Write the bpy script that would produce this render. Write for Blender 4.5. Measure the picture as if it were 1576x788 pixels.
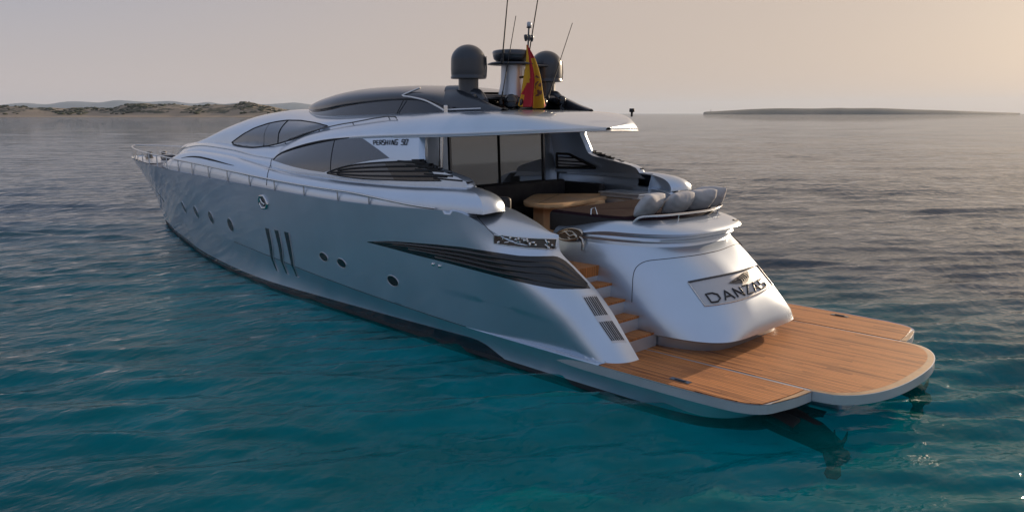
import bpy, bmesh, math, random
import numpy as np
from mathutils import Vector, Matrix
from mathutils.bvhtree import BVHTree
R = math.radians
for o in list(bpy.data.objects): bpy.data.objects.remove(o)
scene = bpy.context.scene
COL = scene.collection
rnd = random.Random(7)
nrs = np.random.RandomState(11)

# ------------------------------------------------------------------ camera, light, sky, exposure
# boat axes are world axes: +X towards the bow, +Y to port, water at z = 0
CAM = Vector((-3.47, 11.07, 3.9))
TH, FPX = 0.779, 1232.0
PIT = math.atan(219.0/FPX)
hd = Vector((math.cos(TH), -math.sin(TH), 0))
fw = hd*math.cos(PIT) - Vector((0, 0, 1))*math.sin(PIT)
cd = bpy.data.cameras.new("camera"); cam = bpy.data.objects.new("camera", cd); COL.objects.link(cam)
cam.location = CAM; cam.rotation_euler = fw.to_track_quat('-Z', 'Y').to_euler()
cd.sensor_width = 36; cd.lens = 36*FPX/1576; cd.clip_start = .1; cd.clip_end = 90000
scene.camera = cam

SUN_AZ = Vector((0.03, -1.0, 0)).normalized()      # direction towards the sun, level
SUN_EL = R(11)
sv = Vector((SUN_AZ.x*math.cos(SUN_EL), SUN_AZ.y*math.cos(SUN_EL), math.sin(SUN_EL)))
sd = bpy.data.lights.new("sun", 'SUN'); sd.energy = 4.6; sd.angle = R(.6); sd.color = (1, .78, .55)
so = bpy.data.objects.new("sun", sd); COL.objects.link(so); so.rotation_euler = sv.to_track_quat('Z', 'Y').to_euler()
w = bpy.data.worlds.new("World"); scene.world = w; w.use_nodes = True
nt = w.node_tree; nt.nodes.clear()
out = nt.nodes.new('ShaderNodeOutputWorld'); bg = nt.nodes.new('ShaderNodeBackground'); sky = nt.nodes.new('ShaderNodeTexSky')
sky.sky_type = 'NISHITA'; sky.sun_disc = False; sky.sun_elevation = SUN_EL
sky.sun_rotation = math.atan2(SUN_AZ.x, SUN_AZ.y); sky.air_density = 1.0; sky.dust_density = 2.6; sky.ozone_density = 2.0; sky.altitude = 0
hs = nt.nodes.new('ShaderNodeHueSaturation'); hs.inputs['Saturation'].default_value = .9
tc = nt.nodes.new('ShaderNodeTexCoord'); sx = nt.nodes.new('ShaderNodeSeparateXYZ'); rp = nt.nodes.new('ShaderNodeValToRGB'); mxs = nt.nodes.new('ShaderNodeMix'); mxs.data_type = 'RGBA'
nt.links.new(tc.outputs['Generated'], sx.inputs[0]); nt.links.new(sx.outputs['Z'], rp.inputs[0])
el = rp.color_ramp.elements                       # milky evening haze over the clear sky, thinning towards the zenith
el[0].position = 0; el[0].color = (4.9, 4.2, 4.0, 1); el[1].position = 1; el[1].color = (2.2, 2.7, 3.6, 1)
for ps, c_ in ((.06, (3.9, 3.6, 3.7)), (.16, (2.75, 2.95, 3.65)), (.40, (2.35, 2.8, 3.95))):
    k = el.new(ps); k.color = (*c_, 1)
mxs.inputs[0].default_value = .95
# warm glow of the low sun in the haze
dt = nt.nodes.new('ShaderNodeVectorMath'); dt.operation = 'DOT_PRODUCT'; dt.inputs[1].default_value = sv; nt.links.new(tc.outputs['Generated'], dt.inputs[0])
gr = nt.nodes.new('ShaderNodeMapRange'); gr.interpolation_type = 'SMOOTHSTEP'; gr.inputs[1].default_value = .05; gr.inputs[2].default_value = 1.0; gr.inputs[4].default_value = 1.0; nt.links.new(dt.outputs['Value'], gr.inputs[0])
gw = nt.nodes.new('ShaderNodeMix'); gw.data_type = 'RGBA'; nt.links.new(gr.outputs[0], gw.inputs[0]); nt.links.new(rp.outputs[0], gw.inputs[6]); gw.inputs[7].default_value = (4.5, 3.65, 3.1, 1)
nt.links.new(sky.outputs[0], hs.inputs['Color']); nt.links.new(hs.outputs[0], mxs.inputs[6]); nt.links.new(gw.outputs[2], mxs.inputs[7]); nt.links.new(mxs.outputs[2], bg.inputs[0])
bg.inputs[1].default_value = .11; nt.links.new(bg.outputs[0], out.inputs[0])
vs = scene.view_settings; vs.view_transform = 'Standard'; vs.look = 'None'; vs.exposure = 0.24; vs.gamma = 1
scene.cycles.use_denoising = True
scene.cycles.max_bounces = 8; scene.cycles.transparent_max_bounces = 12
scene.cycles.caustics_reflective = False; scene.cycles.caustics_refractive = False
scene.cycles.sample_clamp_indirect = 6

# ------------------------------------------------------------------ helpers
def pch(tab):
    tab = sorted(tab); xs = np.array([a for a, b in tab], float); yv = np.array([b for a, b in tab], float)
    h = np.diff(xs); d = np.diff(yv)/h; m = np.zeros_like(xs)
    for i in range(1, len(xs)-1):
        if d[i-1]*d[i] > 0:
            w1 = 2*h[i]+h[i-1]; w2 = h[i]+2*h[i-1]; m[i] = (w1+w2)/(w1/d[i-1]+w2/d[i])
    m[0] = d[0]; m[-1] = d[-1]
    def f(x):
        x = np.clip(np.asarray(x, float), xs[0], xs[-1]); i = np.clip(np.searchsorted(xs, x)-1, 0, len(xs)-2)
        t = (x-xs[i])/h[i]
        return yv[i]*(2*t**3-3*t**2+1)+h[i]*m[i]*(t**3-2*t**2+t)+yv[i+1]*(-2*t**3+3*t**2)+h[i]*m[i+1]*(t**3-t**2)
    return f
def sstep(a, b, x):
    t = np.clip((np.asarray(x, float)-a)/(b-a), 0, 1); return t*t*(3-2*t)
def spline(pts, n):
    """Catmull-Rom through pts, n samples, spaced by arc length"""
    P = np.asarray(pts, float)
    if len(P) == 2:
        t = np.linspace(0, 1, n)[:, None]; return P[0]*(1-t)+P[1]*t
    E = np.vstack([2*P[0]-P[1], P, 2*P[-1]-P[-2]]); o = []
    for i in range(1, len(E)-2):
        t = np.linspace(0, 1, 16, endpoint=False)[:, None]; a, b, c, d = E[i-1], E[i], E[i+1], E[i+2]
        o.append(.5*((2*b)+(-a+c)*t+(2*a-5*b+4*c-d)*t**2+(-a+3*b-3*c+d)*t**3))
    o = np.vstack(o+[P[-1:]])
    return resample(o, n)
def resample(P, n):
    P = np.asarray(P, float); s = np.r_[0, np.cumsum(np.linalg.norm(np.diff(P, axis=0), axis=1))]
    q = np.linspace(0, s[-1], n)
    return np.stack([np.interp(q, s, P[:, k]) for k in range(P.shape[1])], 1)

class MB:
    """collects shapes, then becomes ONE mesh object"""
    def __init__(s): s.v = []; s.f = []; s.m = []; s.sm = []
    def add(s, verts, faces, mi=0, smooth=True):
        b = len(s.v); s.v.extend([tuple(map(float, p)) for p in verts])
        for f in faces: s.f.append(tuple(b+i for i in f)); s.m.append(mi); s.sm.append(smooth)
        return s
    def grid(s, rows, mi=0, close=False, smooth=True, mirror=False):
        rows = [np.asarray(r, float) for r in rows]; n = len(rows[0]); V = np.vstack(rows); F = []
        for i in range(len(rows)-1):
            for j in range(n if close else n-1):
                k = (j+1) % n
                F.append((i*n+j, i*n+k, (i+1)*n+k, (i+1)*n+j))
        s.add(V, F, mi, smooth)
        if mirror:
            s.add(V*np.array([1, -1, 1]), [f[::-1] for f in F], mi, smooth)
        return s
    def box(s, c, d, mi=0, rot=None, bev=0):
        bm = bmesh.new(); bmesh.ops.create_cube(bm, size=1)
        for v in bm.verts: v.co = Vector((v.co.x*d[0], v.co.y*d[1], v.co.z*d[2]))
        if bev: bmesh.ops.bevel(bm, geom=bm.edges[:], offset=bev, segments=3, affect='EDGES', profile=.5)
        M = Matrix.Translation(Vector(c)) @ (rot.to_4x4() if rot else Matrix())
        bm.transform(M); s.bm(bm, mi, smooth=False); return s
    def bm(s, bm, mi=0, smooth=True):
        bm.verts.index_update(); s.add([v.co for v in bm.verts], [[v.index for v in f.verts] for f in bm.faces], mi, smooth); bm.free(); return s
    def tube(s, pts, r, seg=8, mi=0, cap=True, closed=False):
        P = [Vector(p) for p in pts]; n = len(P); rr = r if hasattr(r, '__len__') else [r]*n
        rings = []; up0 = None
        for i in range(n):
            a = P[(i-1) % n] if (closed or i) else P[0]; b = P[(i+1) % n] if (closed or i < n-1) else P[-1]
            t = (b-a).normalized()
            u = Vector((0, 0, 1)) if up0 is None else up0
            if abs(t.dot(u)) > .95 and up0 is None: u = Vector((1, 0, 0))
            u = (u-t*t.dot(u)).normalized(); up0 = u; q = t.cross(u)
            rings.append([P[i]+(u*math.cos(6.28318*k/seg)+q*math.sin(6.28318*k/seg))*rr[i] for k in range(seg)])
        if closed: rings.append(rings[0])
        s.grid([[tuple(p) for p in g] for g in rings], mi, close=True)
        if cap and not closed:
            s.add(rings[0], [tuple(range(seg))[::-1]], mi, False); s.add(rings[-1], [tuple(range(seg))], mi, False)
        return s
    def lathe(s, prof, c=(0, 0, 0), seg=40, mi=0, rot=None):
        rows = []
        for r, z in prof:
            ring = [Vector((r*math.cos(2*math.pi*k/seg), r*math.sin(2*math.pi*k/seg), z)) for k in range(seg)]
            if rot: ring = [rot @ p for p in ring]
            rows.append([tuple(p+Vector(c)) for p in ring])
        return s.grid(rows, mi, close=True)
    def poly(s, pts, z0, z1, mi=0, mi_side=None):
        """prism over a plan outline"""
        n = len(pts); V = [(p[0], p[1], z1) for p in pts]+[(p[0], p[1], z0) for p in pts]
        a = sum(pts[i][0]*pts[(i+1) % n][1]-pts[(i+1) % n][0]*pts[i][1] for i in range(n))
        top = list(range(n)) if a > 0 else list(range(n))[::-1]
        s.add(V, [top], mi, False); s.add(V, [[n+i for i in top][::-1]], mi if mi_side is None else mi_side, False)
        F = [(i, n+i, n+(i+1) % n, (i+1) % n) if a > 0 else (i, (i+1) % n, n+(i+1) % n, n+i) for i in range(n)]
        s.add(V, F, mi if mi_side is None else mi_side, False); return s
    def plate(s, pts3, nrm, th, mi=0):
        """flat outline in space with a thickness along nrm"""
        n = len(pts3); P = [Vector(p) for p in pts3]; q = Vector(nrm).normalized()*th
        V = P+[p+q for p in P]
        F = [tuple(range(n))[::-1], tuple(range(n, 2*n))]+[(i, (i+1) % n, n+(i+1) % n, n+i) for i in range(n)]
        return s.add(V, F, mi, False)
    def build(s, name, mats, parent=None, weld=0, solid=0, auto=None, recalc=False):
        me = bpy.data.meshes.new(name); me.from_pydata(s.v, [], s.f)
        me.polygons.foreach_set('material_index', s.m); me.polygons.foreach_set('use_smooth', s.sm)
        for m in (mats if isinstance(mats, (list, tuple)) else [mats]): me.materials.append(m)
        if weld or recalc:
            bm = bmesh.new(); bm.from_mesh(me)
            if weld: bmesh.ops.remove_doubles(bm, verts=bm.verts[:], dist=weld)
            if recalc: bmesh.ops.recalc_face_normals(bm, faces=bm.faces[:])
            bm.to_mesh(me); bm.free()
        me.update()
        if auto: me.set_sharp_from_angle(angle=R(auto))
        o = bpy.data.objects.new(name, me); COL.objects.link(o)
        if parent: o.parent = parent
        if solid:
            md = o.modifiers.new('thickness', 'SOLIDIFY'); md.thickness = solid; md.offset = -1
        return o
def tag(o, label=None, cat=None, group=None, kind=None):
    for k, v in (('label', label), ('category', cat), ('group', group), ('kind', kind)):
        if v: o[k] = v
    return o
def empty(name, loc=(0, 0, 0)):
    o = bpy.data.objects.new(name, None); o.location = loc; o.empty_display_size = .2; COL.objects.link(o); return o
def under(child, parent):
    child.parent = parent; child.matrix_parent_inverse = Matrix.Translation(-Vector(parent.location)); return child

# ------------------------------------------------------------------ materials
def mat(name, col, rough=.5, metal=0, coat=0, coat_rough=.03, spec=.5, noise=None, bump=None):
    m = bpy.data.materials.new(name); m.use_nodes = True; n = m.node_tree; b = n.nodes['Principled BSDF']
    b.inputs['Base Color'].default_value = (*col, 1); b.inputs['Roughness'].default_value = rough; b.inputs['Metallic'].default_value = metal
    b.inputs['Coat Weight'].default_value = coat; b.inputs['Coat Roughness'].default_value = coat_rough; b.inputs['Specular IOR Level'].default_value = spec
    g = n.nodes.new('ShaderNodeNewGeometry')
    if noise:
        sc, amt = noise
        t = n.nodes.new('ShaderNodeTexNoise'); t.inputs['Scale'].default_value = sc; t.inputs['Detail'].default_value = 5
        n.links.new(g.outputs['Position'], t.inputs['Vector'])
        r = n.nodes.new('ShaderNodeMapRange'); r.inputs[1].default_value = .3; r.inputs[2].default_value = .7; r.inputs[3].default_value = 1-amt; r.inputs[4].default_value = 1+amt
        n.links.new(t.outputs[0], r.inputs[0])
        x = n.nodes.new('ShaderNodeVectorMath'); x.operation = 'SCALE'; x.inputs[0].default_value = col
        n.links.new(r.outputs[0], x.inputs['Scale']); n.links.new(x.outputs[0], b.inputs['Base Color'])
        r2 = n.nodes.new('ShaderNodeMapRange'); r2.inputs[1].default_value = .3; r2.inputs[2].default_value = .7; r2.inputs[3].default_value = rough*(1-amt); r2.inputs[4].default_value = rough*(1+amt)
        n.links.new(t.outputs[0], r2.inputs[0]); n.links.new(r2.outputs[0], b.inputs['Roughness'])
    if bump:
        sc, st, ds = bump
        t2 = n.nodes.new('ShaderNodeTexNoise'); t2.inputs['Scale'].default_value = sc; t2.inputs['Detail'].default_value = 4
        n.links.new(g.outputs['Position'], t2.inputs['Vector'])
        bp = n.nodes.new('ShaderNodeBump'); bp.inputs['Strength'].default_value = st; bp.inputs['Distance'].default_value = ds
        n.links.new(t2.outputs[0], bp.inputs['Height']); n.links.new(bp.outputs[0], b.inputs['Normal'])
    return m
SILVER = mat('silver_paint', (.58, .67, .785), .33, .80, 1.0, .02, noise=(1.1, .04))
SILVER2 = mat('silver_satin', (.58, .60, .64), .42, .6, .4, .1, noise=(2.0, .05))
ANTIFOUL = mat('dark_antifoul', (.012, .016, .022), .5, noise=(3, .3))
STRIPE = mat('dark_stripe', (.014, .018, .028), .15, 0, .5)
BLACK = mat('gloss_black', (.010, .011, .014), .16, 0, .4)
MATTE = mat('matte_black', (.012, .012, .014), .7)
GLASS = mat('tinted_glass', (.060, .080, .110), .05, .30, .6, .02, spec=.8)
DOORGLASS = mat('door_glass', (.12, .13, .14), .03, .75, .5, .01, spec=.8)
CHROME = mat('polished_steel', (.70, .70, .70), .13, 1.0)
CHARCOAL = mat('charcoal_paint', (.040, .046, .058), .28, .3, .6, .05)
SEAM = mat('seam_sealant', (.02, .022, .028), .6)
DOMEGREY = mat('dome_grey', (.038, .044, .056), .30, .1, .25, .15, noise=(4, .06))
WHITE = mat('white_gelcoat', (.62, .62, .62), .35, 0, .3, .1, noise=(2, .04))
DECKGREY = mat('deck_grey', (.24, .235, .25), .5, .2, noise=(3, .08))
BROWN = mat('brown_canvas', (.022, .011, .015), .9, spec=.04, noise=(9, .25))
DARKSOFA = mat('dark_upholstery', (.012, .011, .014), .7, noise=(6, .2))
GREYFABRIC = mat('grey_fabric', (.46, .455, .465), .9, noise=(8, .06), bump=(30, .08, .006))

def teak_mat(name, base, w=.055, gloss=.5):
    m = bpy.data.materials.new(name); m.use_nodes = True; n = m.node_tree; L = n.links.new; b = n.nodes['Principled BSDF']
    g = n.nodes.new('ShaderNodeNewGeometry'); sp = n.nodes.new('ShaderNodeSeparateXYZ'); L(g.outputs['Position'], sp.inputs[0])
    def mth(op, a, bb=None, v=None):
        k = n.nodes.new('ShaderNodeMath'); k.operation = op
        if isinstance(a, (int, float)): k.inputs[0].default_value = a
        else: L(a, k.inputs[0])
        if bb is not None:
            if isinstance(bb, (int, float)): k.inputs[1].default_value = bb
            else: L(bb, k.inputs[1])
        return k.outputs[0]
    yy = mth('DIVIDE', sp.outputs['Y'], w); fr = mth('FRACT', yy); idx = mth('FLOOR', yy)
    caulk = mth('LESS_THAN', fr, .10)
    # butt joints: each plank broken at its own places
    wn = n.nodes.new('ShaderNodeTexWhiteNoise'); wn.noise_dimensions = '1D'; L(idx, wn.inputs['W'])
    xx = mth('ADD', mth('DIVIDE', sp.outputs['X'], 2.1), wn.outputs['Value']); seg = mth('FLOOR', xx); xf = mth('FRACT', xx)
    wn2 = n.nodes.new('ShaderNodeTexWhiteNoise'); wn2.noise_dimensions = '2D'
    cb = n.nodes.new('ShaderNodeCombineXYZ'); L(idx, cb.inputs[0]); L(seg, cb.inputs[1]); L(cb.outputs[0], wn2.inputs['Vector'])
    mp = n.nodes.new('ShaderNodeMapping'); mp.inputs['Scale'].default_value = (1.3, 42, 1); L(g.outputs['Position'], mp.inputs['Vector'])
    ns = n.nodes.new('ShaderNodeTexNoise'); ns.inputs['Scale'].default_value = 1.6; ns.inputs['Detail'].default_value = 6; L(mp.outputs[0], ns.inputs['Vector'])
    ns2 = n.nodes.new('ShaderNodeTexNoise'); ns2.inputs['Scale'].default_value = 1.4; ns2.inputs['Detail'].default_value = 3; L(g.outputs['Position'], ns2.inputs['Vector'])
    f = mth('ADD', mth('ADD', mth('MULTIPLY', ns.outputs[0], .9), mth('MULTIPLY', wn2.outputs['Value'], .45)), mth('MULTIPLY', ns2.outputs[0], .5))
    cr = n.nodes.new('ShaderNodeValToRGB'); e = cr.color_ramp.elements
    e[0].position = .58; e[0].color = (base[0]*.48, base[1]*.42, base[2]*.40, 1); e[1].position = 1.25; e[1].color = (base[0]*1.5, base[1]*1.5, base[2]*1.45, 1)
    f2 = mth('MULTIPLY', f, 1.0); L(f2, cr.inputs[0])
    e[1].position = 1.0; k = cr.color_ramp.elements.new(.78); k.color = (*base, 1)
    mx = n.nodes.new('ShaderNodeMix'); mx.data_type = 'RGBA'; L(caulk, mx.inputs[0]); L(cr.outputs[0], mx.inputs[6]); mx.inputs[7].default_value = (base[0]*.20, base[1]*.17, base[2]*.16, 1)
    L(mx.outputs[2], b.inputs['Base Color']); b.inputs['Roughness'].default_value = gloss; b.inputs['Specular IOR Level'].default_value = .22
    bp = n.nodes.new('ShaderNodeBump'); bp.inputs['Strength'].default_value = .35; bp.inputs['Distance'].default_value = .004
    L(mth('SUBTRACT', ns.outputs[0], mth('MULTIPLY', caulk, 1.0)), bp.inputs['Height']); L(bp.outputs[0], b.inputs['Normal'])
    return m
TEAK = teak_mat('teak_planks', (.40, .160, .054))
TEAKEDGE = mat('teak_margin', (.42, .26, .14), .6, noise=(7, .2))
TABLEWOOD = mat('varnished_wood', (.88, .56, .29), .35, 0, .3, .08, noise=(3, .15))

# ------------------------------------------------------------------ hull lines (tables read off the photograph, metres)
ys = pch([(27.42, 0), (27.2, .2), (26.8, .42), (26, .72), (25, 1.0), (23, 1.47), (20, 2.0), (17, 2.38), (14, 2.64), (11, 2.82), (8, 2.92), (5.5, 2.93), (4, 2.88), (2, 2.8)])
zs = pch([(27.42, 2.37), (25, 2.385), (22, 2.375), (19.2, 2.350), (16.6, 2.338), (14.2, 2.318), (12, 2.294), (10, 2.286), (8.8, 2.298), (7.8, 2.322), (6.4, 2.372), (5.5, 2.41), (4, 2.42), (2, 2.42)])
yk = pch([(26.3, 0), (25, .42), (23, .95), (20, 1.60), (17, 2.12), (15, 2.36), (13, 2.52), (11, 2.60), (9, 2.635), (6, 2.68), (3.5, 2.70), (2.2, 2.70)])
zk = pch([(26.3, 1.30), (23, 1.14), (20, 1.02), (17, .895), (15, .83), (13, .755), (11, .645), (9, .545), (7.5, .495), (6, .46), (4, .452), (2, .45)])
yw = pch([(25.15, 0), (24, .30), (22.4, .747), (20, 1.32), (18.5, 1.70), (17, 1.98), (15, 2.27), (12.9, 2.46), (10, 2.50), (6, 2.58), (3, 2.60)])
PLAT = [(3.5, 2.70), (2.4, 2.70), (1.75, 2.685), (1.30, 2.645), (1.04, 2.56), (.90, 2.42), (.83, 2.2), (.77, 1.95), (.735, 1.66)]
WLAFT = [(3.0, 2.60), (2.3, 2.58), (1.8, 2.52), (1.5, 2.38), (1.33, 2.1), (1.27, 1.7), (1.25, 1.0), (1.25, 0)]
YI = 2.08
xI = pch([(.455, 3.06), (.781, 3.33), (1.065, 3.565), (1.362, 3.89), (1.596, 4.24), (1.859, 4.60), (1.95, 4.62), (2.02, 4.64), (2.217, 5.1), (2.36, 5.6), (2.42, 6.3)])

def hull_upper_row(r, inner=True):
    x0s, x0k = 27.42, 26.3; xr = x0k+(x0s-x0k)*r
    zi = .455+(1.93-.455)*r; xi = float(xI(zi)); Lc = .62+1.15*r; xs0 = xi+Lc
    q = np.linspace(0, 1, 110)**.8
    xa = xr+(8.6-xr)*(1-(1-q)**1.7)*1.0
    xa = xr-(xr-8.6)*np.linspace(0, 1, 110)**1.35
    def side(x):
        t = np.where(x > 10, (x-10)/(xr-10), 0)
        xk = np.where(x > 10, 10+t*(x0k-10), x); xs = np.where(x > 10, 10+t*(x0s-10), x)
        led = .10*sstep(6.3, 3.9, x)
        g = r+.06*math.sin(math.pi*r)*sstep(9, 4, x) - .045*math.sin(math.pi*r)*sstep(14, 24, x)
        yv = (1-g)*(yk(xk)-led)+g*ys(xs); zv = (1-r)*(zk(xk)+.02*sstep(6.3, 5, x))+r*(zs(xs))
        return yv, zv
    yv, zv = side(xa)
    P = [np.stack([xa, yv, zv], 1)]
    xb = np.linspace(8.6, xs0, 26)[1:]; yb, zb = side(xb)
    n = 2.6
    ph = np.linspace(0, math.pi/2, 34)[1:]
    xc = xs0-Lc*np.sin(ph)**(2/n); ycf = np.cos(ph)**(2/n); ysd, zc = side(xc); yc = YI+(ysd-YI)*ycf
    def drop(x, z):
        k = sstep(7.4-1.3*sstep(.7, 1, r) if r > .3 else 6.0, xi, x)
        return z+(zi-float(side(np.array([xi]))[1][0]))*k
    P.append(np.stack([xb, yb, drop(xb, zb)], 1)); P.append(np.stack([xc, yc, drop(xc, zc)], 1))
    if inner:
        xd = np.linspace(xi, 6.6, 8)[1:]; P.append(np.stack([xd, np.full_like(xd, YI-.01), np.full_like(xd, zi)], 1))
    return np.vstack(P)
def hull_lower_row(s, top_z=None):
    """s=0 knuckle, 1 waterline"""
    x0k, x0w = 26.3, 25.15; xr = x0k+(x0w-x0k)*s
    xa = xr-(xr-3.5)*np.linspace(0, 1, 150)**1.2
    t = (xa-3.5)/(xr-3.5); xk = 3.5+t*(x0k-3.5); xw = 3.5+t*(x0w-3.5)
    yv = (1-s)*yk(xk)+s*yw(xw) - .05*math.sin(math.pi*s)*sstep(20, 12, xa); zv = (1-s)*zk(xk)
    A = spline(PLAT+[(.72, .9), (.72, 0)], 40); B = spline(WLAFT, 40)
    Q = A*(1-s)+B*s; dx = xa[-1]-Q[0, 0]; dy = yv[-1]-Q[0, 1]; fade = np.linspace(1, 0, 40)**2
    Q[:, 0] += dx*fade; Q[:, 1] += dy*fade
    return np.vstack([np.stack([xa, yv, zv], 1), np.stack([Q[1:, 0], Q[1:, 1], np.full(39, zv[-1])], 1)])
YACHT = empty('motor_yacht', (12, 0, 0))
def part(mb, name, mats, parent=None, **k):
    o = mb.build(name, mats, **k); p = parent or YACHT
    if p is YACHT: under(o, YACHT)
    else:
        o.parent = p; o.matrix_parent_inverse = Matrix()
    return o
SURF = {}
def keep(name, mb, mats, weld=.0008, **k):
    o = part(mb, name, mats, weld=weld, **k)
    me = o.data; SURF[name] = SURF.get(name, []) + [BVHTree.FromPolygons([v.co.copy() for v in me.vertices], [tuple(p.vertices) for p in me.polygons])]
    return o

hb = MB()
ur = [hull_upper_row(r) for r in np.linspace(0, 1, 30)]
hb.grid(ur, 0, mirror=True)
# lid over the quarter, between the top row and the cockpit edge
top = ur[-1]; i_ = [i for i in range(len(top)) if top[i, 0] < 6.35 and top[i, 1] > YI-.001 and i < len(top)-6]
lid_o = resample(top[i_], 40)
lid_i = resample(spline([(6.35, YI, 2.46), (6.0, YI, 2.43), (5.6, YI, 2.385), (5.1, YI, 2.235), (4.80, YI, 2.10), (4.63, YI, 2.02)], 80), 40)
lid = []
for t in np.linspace(0, 1, 12):
    p = lid_o+(lid_i-lid_o)*t; e_ = math.sin(math.pi*t)**.8*.10; p = p.copy()
    dz = .10*(1-np.linspace(0, 1, 40)**3)*0+e_
    p[:, 2] += dz*np.linspace(.15, 1, 40); lid.append(p)
hb.grid(lid, 0, mirror=True)
hb.grid([lid_i, np.c_[lid_i[:, 0], lid_i[:, 1], np.full(40, 1.50)]], 0, mirror=True)
# narrow ledge between the knuckle and the foot of the quarter
lk = hull_lower_row(0)
xs_l = np.linspace(6.6, 3.3, 24)
foot = []
for x in xs_l:
    a = ur[0]; i = np.argmin(np.abs(a[:170, 0]-x)+(a[:170, 1] < 2.2)*9); foot.append(a[i])
hb.grid([[(x, float(yk(x)), float(zk(x))) for x in xs_l], [(x, float(yk(x))-.02, float(zk(x))+.012) for x in xs_l], foot], 0, mirror=True)
lr = [hull_lower_row(s) for s in np.linspace(0, 1, 14)]
# paint split by height: silver, dark stripe, thin silver line, antifouling
L0 = [hull_lower_row(s) for s in np.linspace(0, 1, 14)]
hb.grid(L0[:12], 0, mirror=True); hb.grid(L0[11:], 1, mirror=True)
under_rows = []
for k, (sy, z, dx) in enumerate([(1, 0, 0), (.95, -.12, .1), (.72, -.30, .5), (0, -.48, 1.2)]):
    a = L0[-1].copy(); a[:, 1] *= sy; a[:, 2] = z; a[:, 0] = np.where(a[:, 0] > 20, a[:, 0]-dx*(a[:, 0]-20)/5*1.5, a[:, 0]); under_rows.append(a)
hb.grid(under_rows, 1, mirror=True)
HULL = keep('hull', hb, [SILVER, ANTIFOUL], auto=38)
me = HULL.data
bm = bmesh.new(); bm.from_mesh(me); bmesh.ops.recalc_face_normals(bm, faces=bm.faces[:]); bm.to_mesh(me); bm.free()
me.set_sharp_from_angle(angle=R(32))

# ------------------------------------------------------------------ superstructure lines
yc = lambda x: ys(x)-.5
nose = lambda x: np.where(x > 19.0, 1.0*np.sqrt(np.clip(1-((np.asarray(x, float)-19.0)/4.7)**2, 0, 1)), 1.0)
zcr = pch([(23.7, 2.34), (22.5, 2.37), (21.5, 2.42), (20.6, 2.56), (20, 2.68), (19, 2.84), (17.8, 2.915), (15.7, 2.885), (14.6, 2.815), (13.3, 2.728), (11.9, 2.65), (10.8, 2.625), (9.9, 2.61), (8.2, 2.634), (6.8, 2.69), (6.3, 2.71), (5.9, 2.70)])
zbl = pch([(23.7, 2.36), (22.5, 2.52), (21.5, 2.66), (20, 2.90), (18, 3.03), (16, 2.99), (14.5, 2.90), (13.5, 2.875), (13.18, 2.985), (11.9, 3.231), (10.8, 3.368), (9.7, 3.449), (7.9, 3.522), (6.8, 3.558), (6, 3.60), (5.36, 3.64)])
zbu = pch([(23.7, 2.38), (22.5, 2.80), (21.5, 2.93), (20, 3.04), (18, 3.12), (16, 3.10), (14.3, 3.13), (13.35, 3.253), (12.2, 3.48), (11.1, 3.62), (10.07, 3.716), (8.93, 3.804), (7.4, 3.878), (6.7, 3.89), (6.1, 3.84), (5.7, 3.76), (5.36, 3.655)])
zct = pch([(23.7, 2.40), (23.2, 2.78), (22.35, 2.97), (20.9, 3.06), (20.2, 3.13), (19.66, 3.24), (17.9, 3.69), (16.4, 3.935), (15.1, 4.01), (14, 4.0), (12, 3.97), (9, 3.96), (7, 3.97), (6.3, 3.93), (5.7, 3.80), (5.36, 3.66)])
yro = pch([(14, 10), (7.4, 10), (7.2, 2.24), (6.7, 2.12), (6.25, 1.88), (5.85, 1.5), (5.55, .95), (5.36, .05)])
XEND = pch([(2.60, 6.30), (2.74, 6.42), (2.85, 6.80), (3.05, 7.62), (3.25, 7.70), (3.60, 7.80)])
def shell_rows():
    n = 150
    rows = []
    # shoulder: quarter ellipse from the side deck to the crease
    for a in np.linspace(0, 1, 12):
        x = 23.68-(23.68-(5.48+.80*a**2.2))*np.linspace(0, 1, n); k = nose(x)
        c, s_ = math.cos(a*math.pi/2)**.75, math.sin(a*math.pi/2)**.9
        yb = (ys(x)-.07)*k; yt = yc(x)*k
        rows.append(np.stack([x, yt+(yb-yt)*c, (zs(x)-.03)+(zcr(x)-zs(x)+.03)*s_], 1))
    return rows
sh = MB(); srows = shell_rows()
sh.grid(srows, 0, mirror=True)
# rounded aft nose of the shoulder and its inner face to the cockpit
last = [r[-1] for r in srows]; cz = float(zs(5.95))
for mir in (1, -1):
    rows = []
    for b in np.linspace(0, 1, 10):
        rows.append([(p[0]-.05*math.sin(b*math.pi)+.10*b**2.2, p[1]*mir+(2.29-p[1])*b*mir, p[2]+.02*math.sin(b*math.pi)) for i, p in enumerate(last)])
    sh.grid(rows, 0); sh.grid([rows[-1], [(p[0], p[1], 1.55) for p in rows[-1]]], 0)
    xin = np.linspace(6.06, 9, 16)
    sh.grid([[(x, 2.29*mir, 1.55) for x in xin], [(x, 2.29*mir, 2.35) for x in xin], [(x, 2.29*mir, float(zcr(x))-.03) for x in xin], [(x, 2.31*mir, float(zcr(x))) for x in xin], [(x, float(yc(x))*mir, float(zcr(x))+.004) for x in xin]], 0)
    sh.grid([[(5.95, 2.02*mir, 1.55), (5.95, 2.02*mir, 2.38)], [(6.06, 2.29*mir, 1.55), (6.06, 2.29*mir, 2.69)]], 0)
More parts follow.
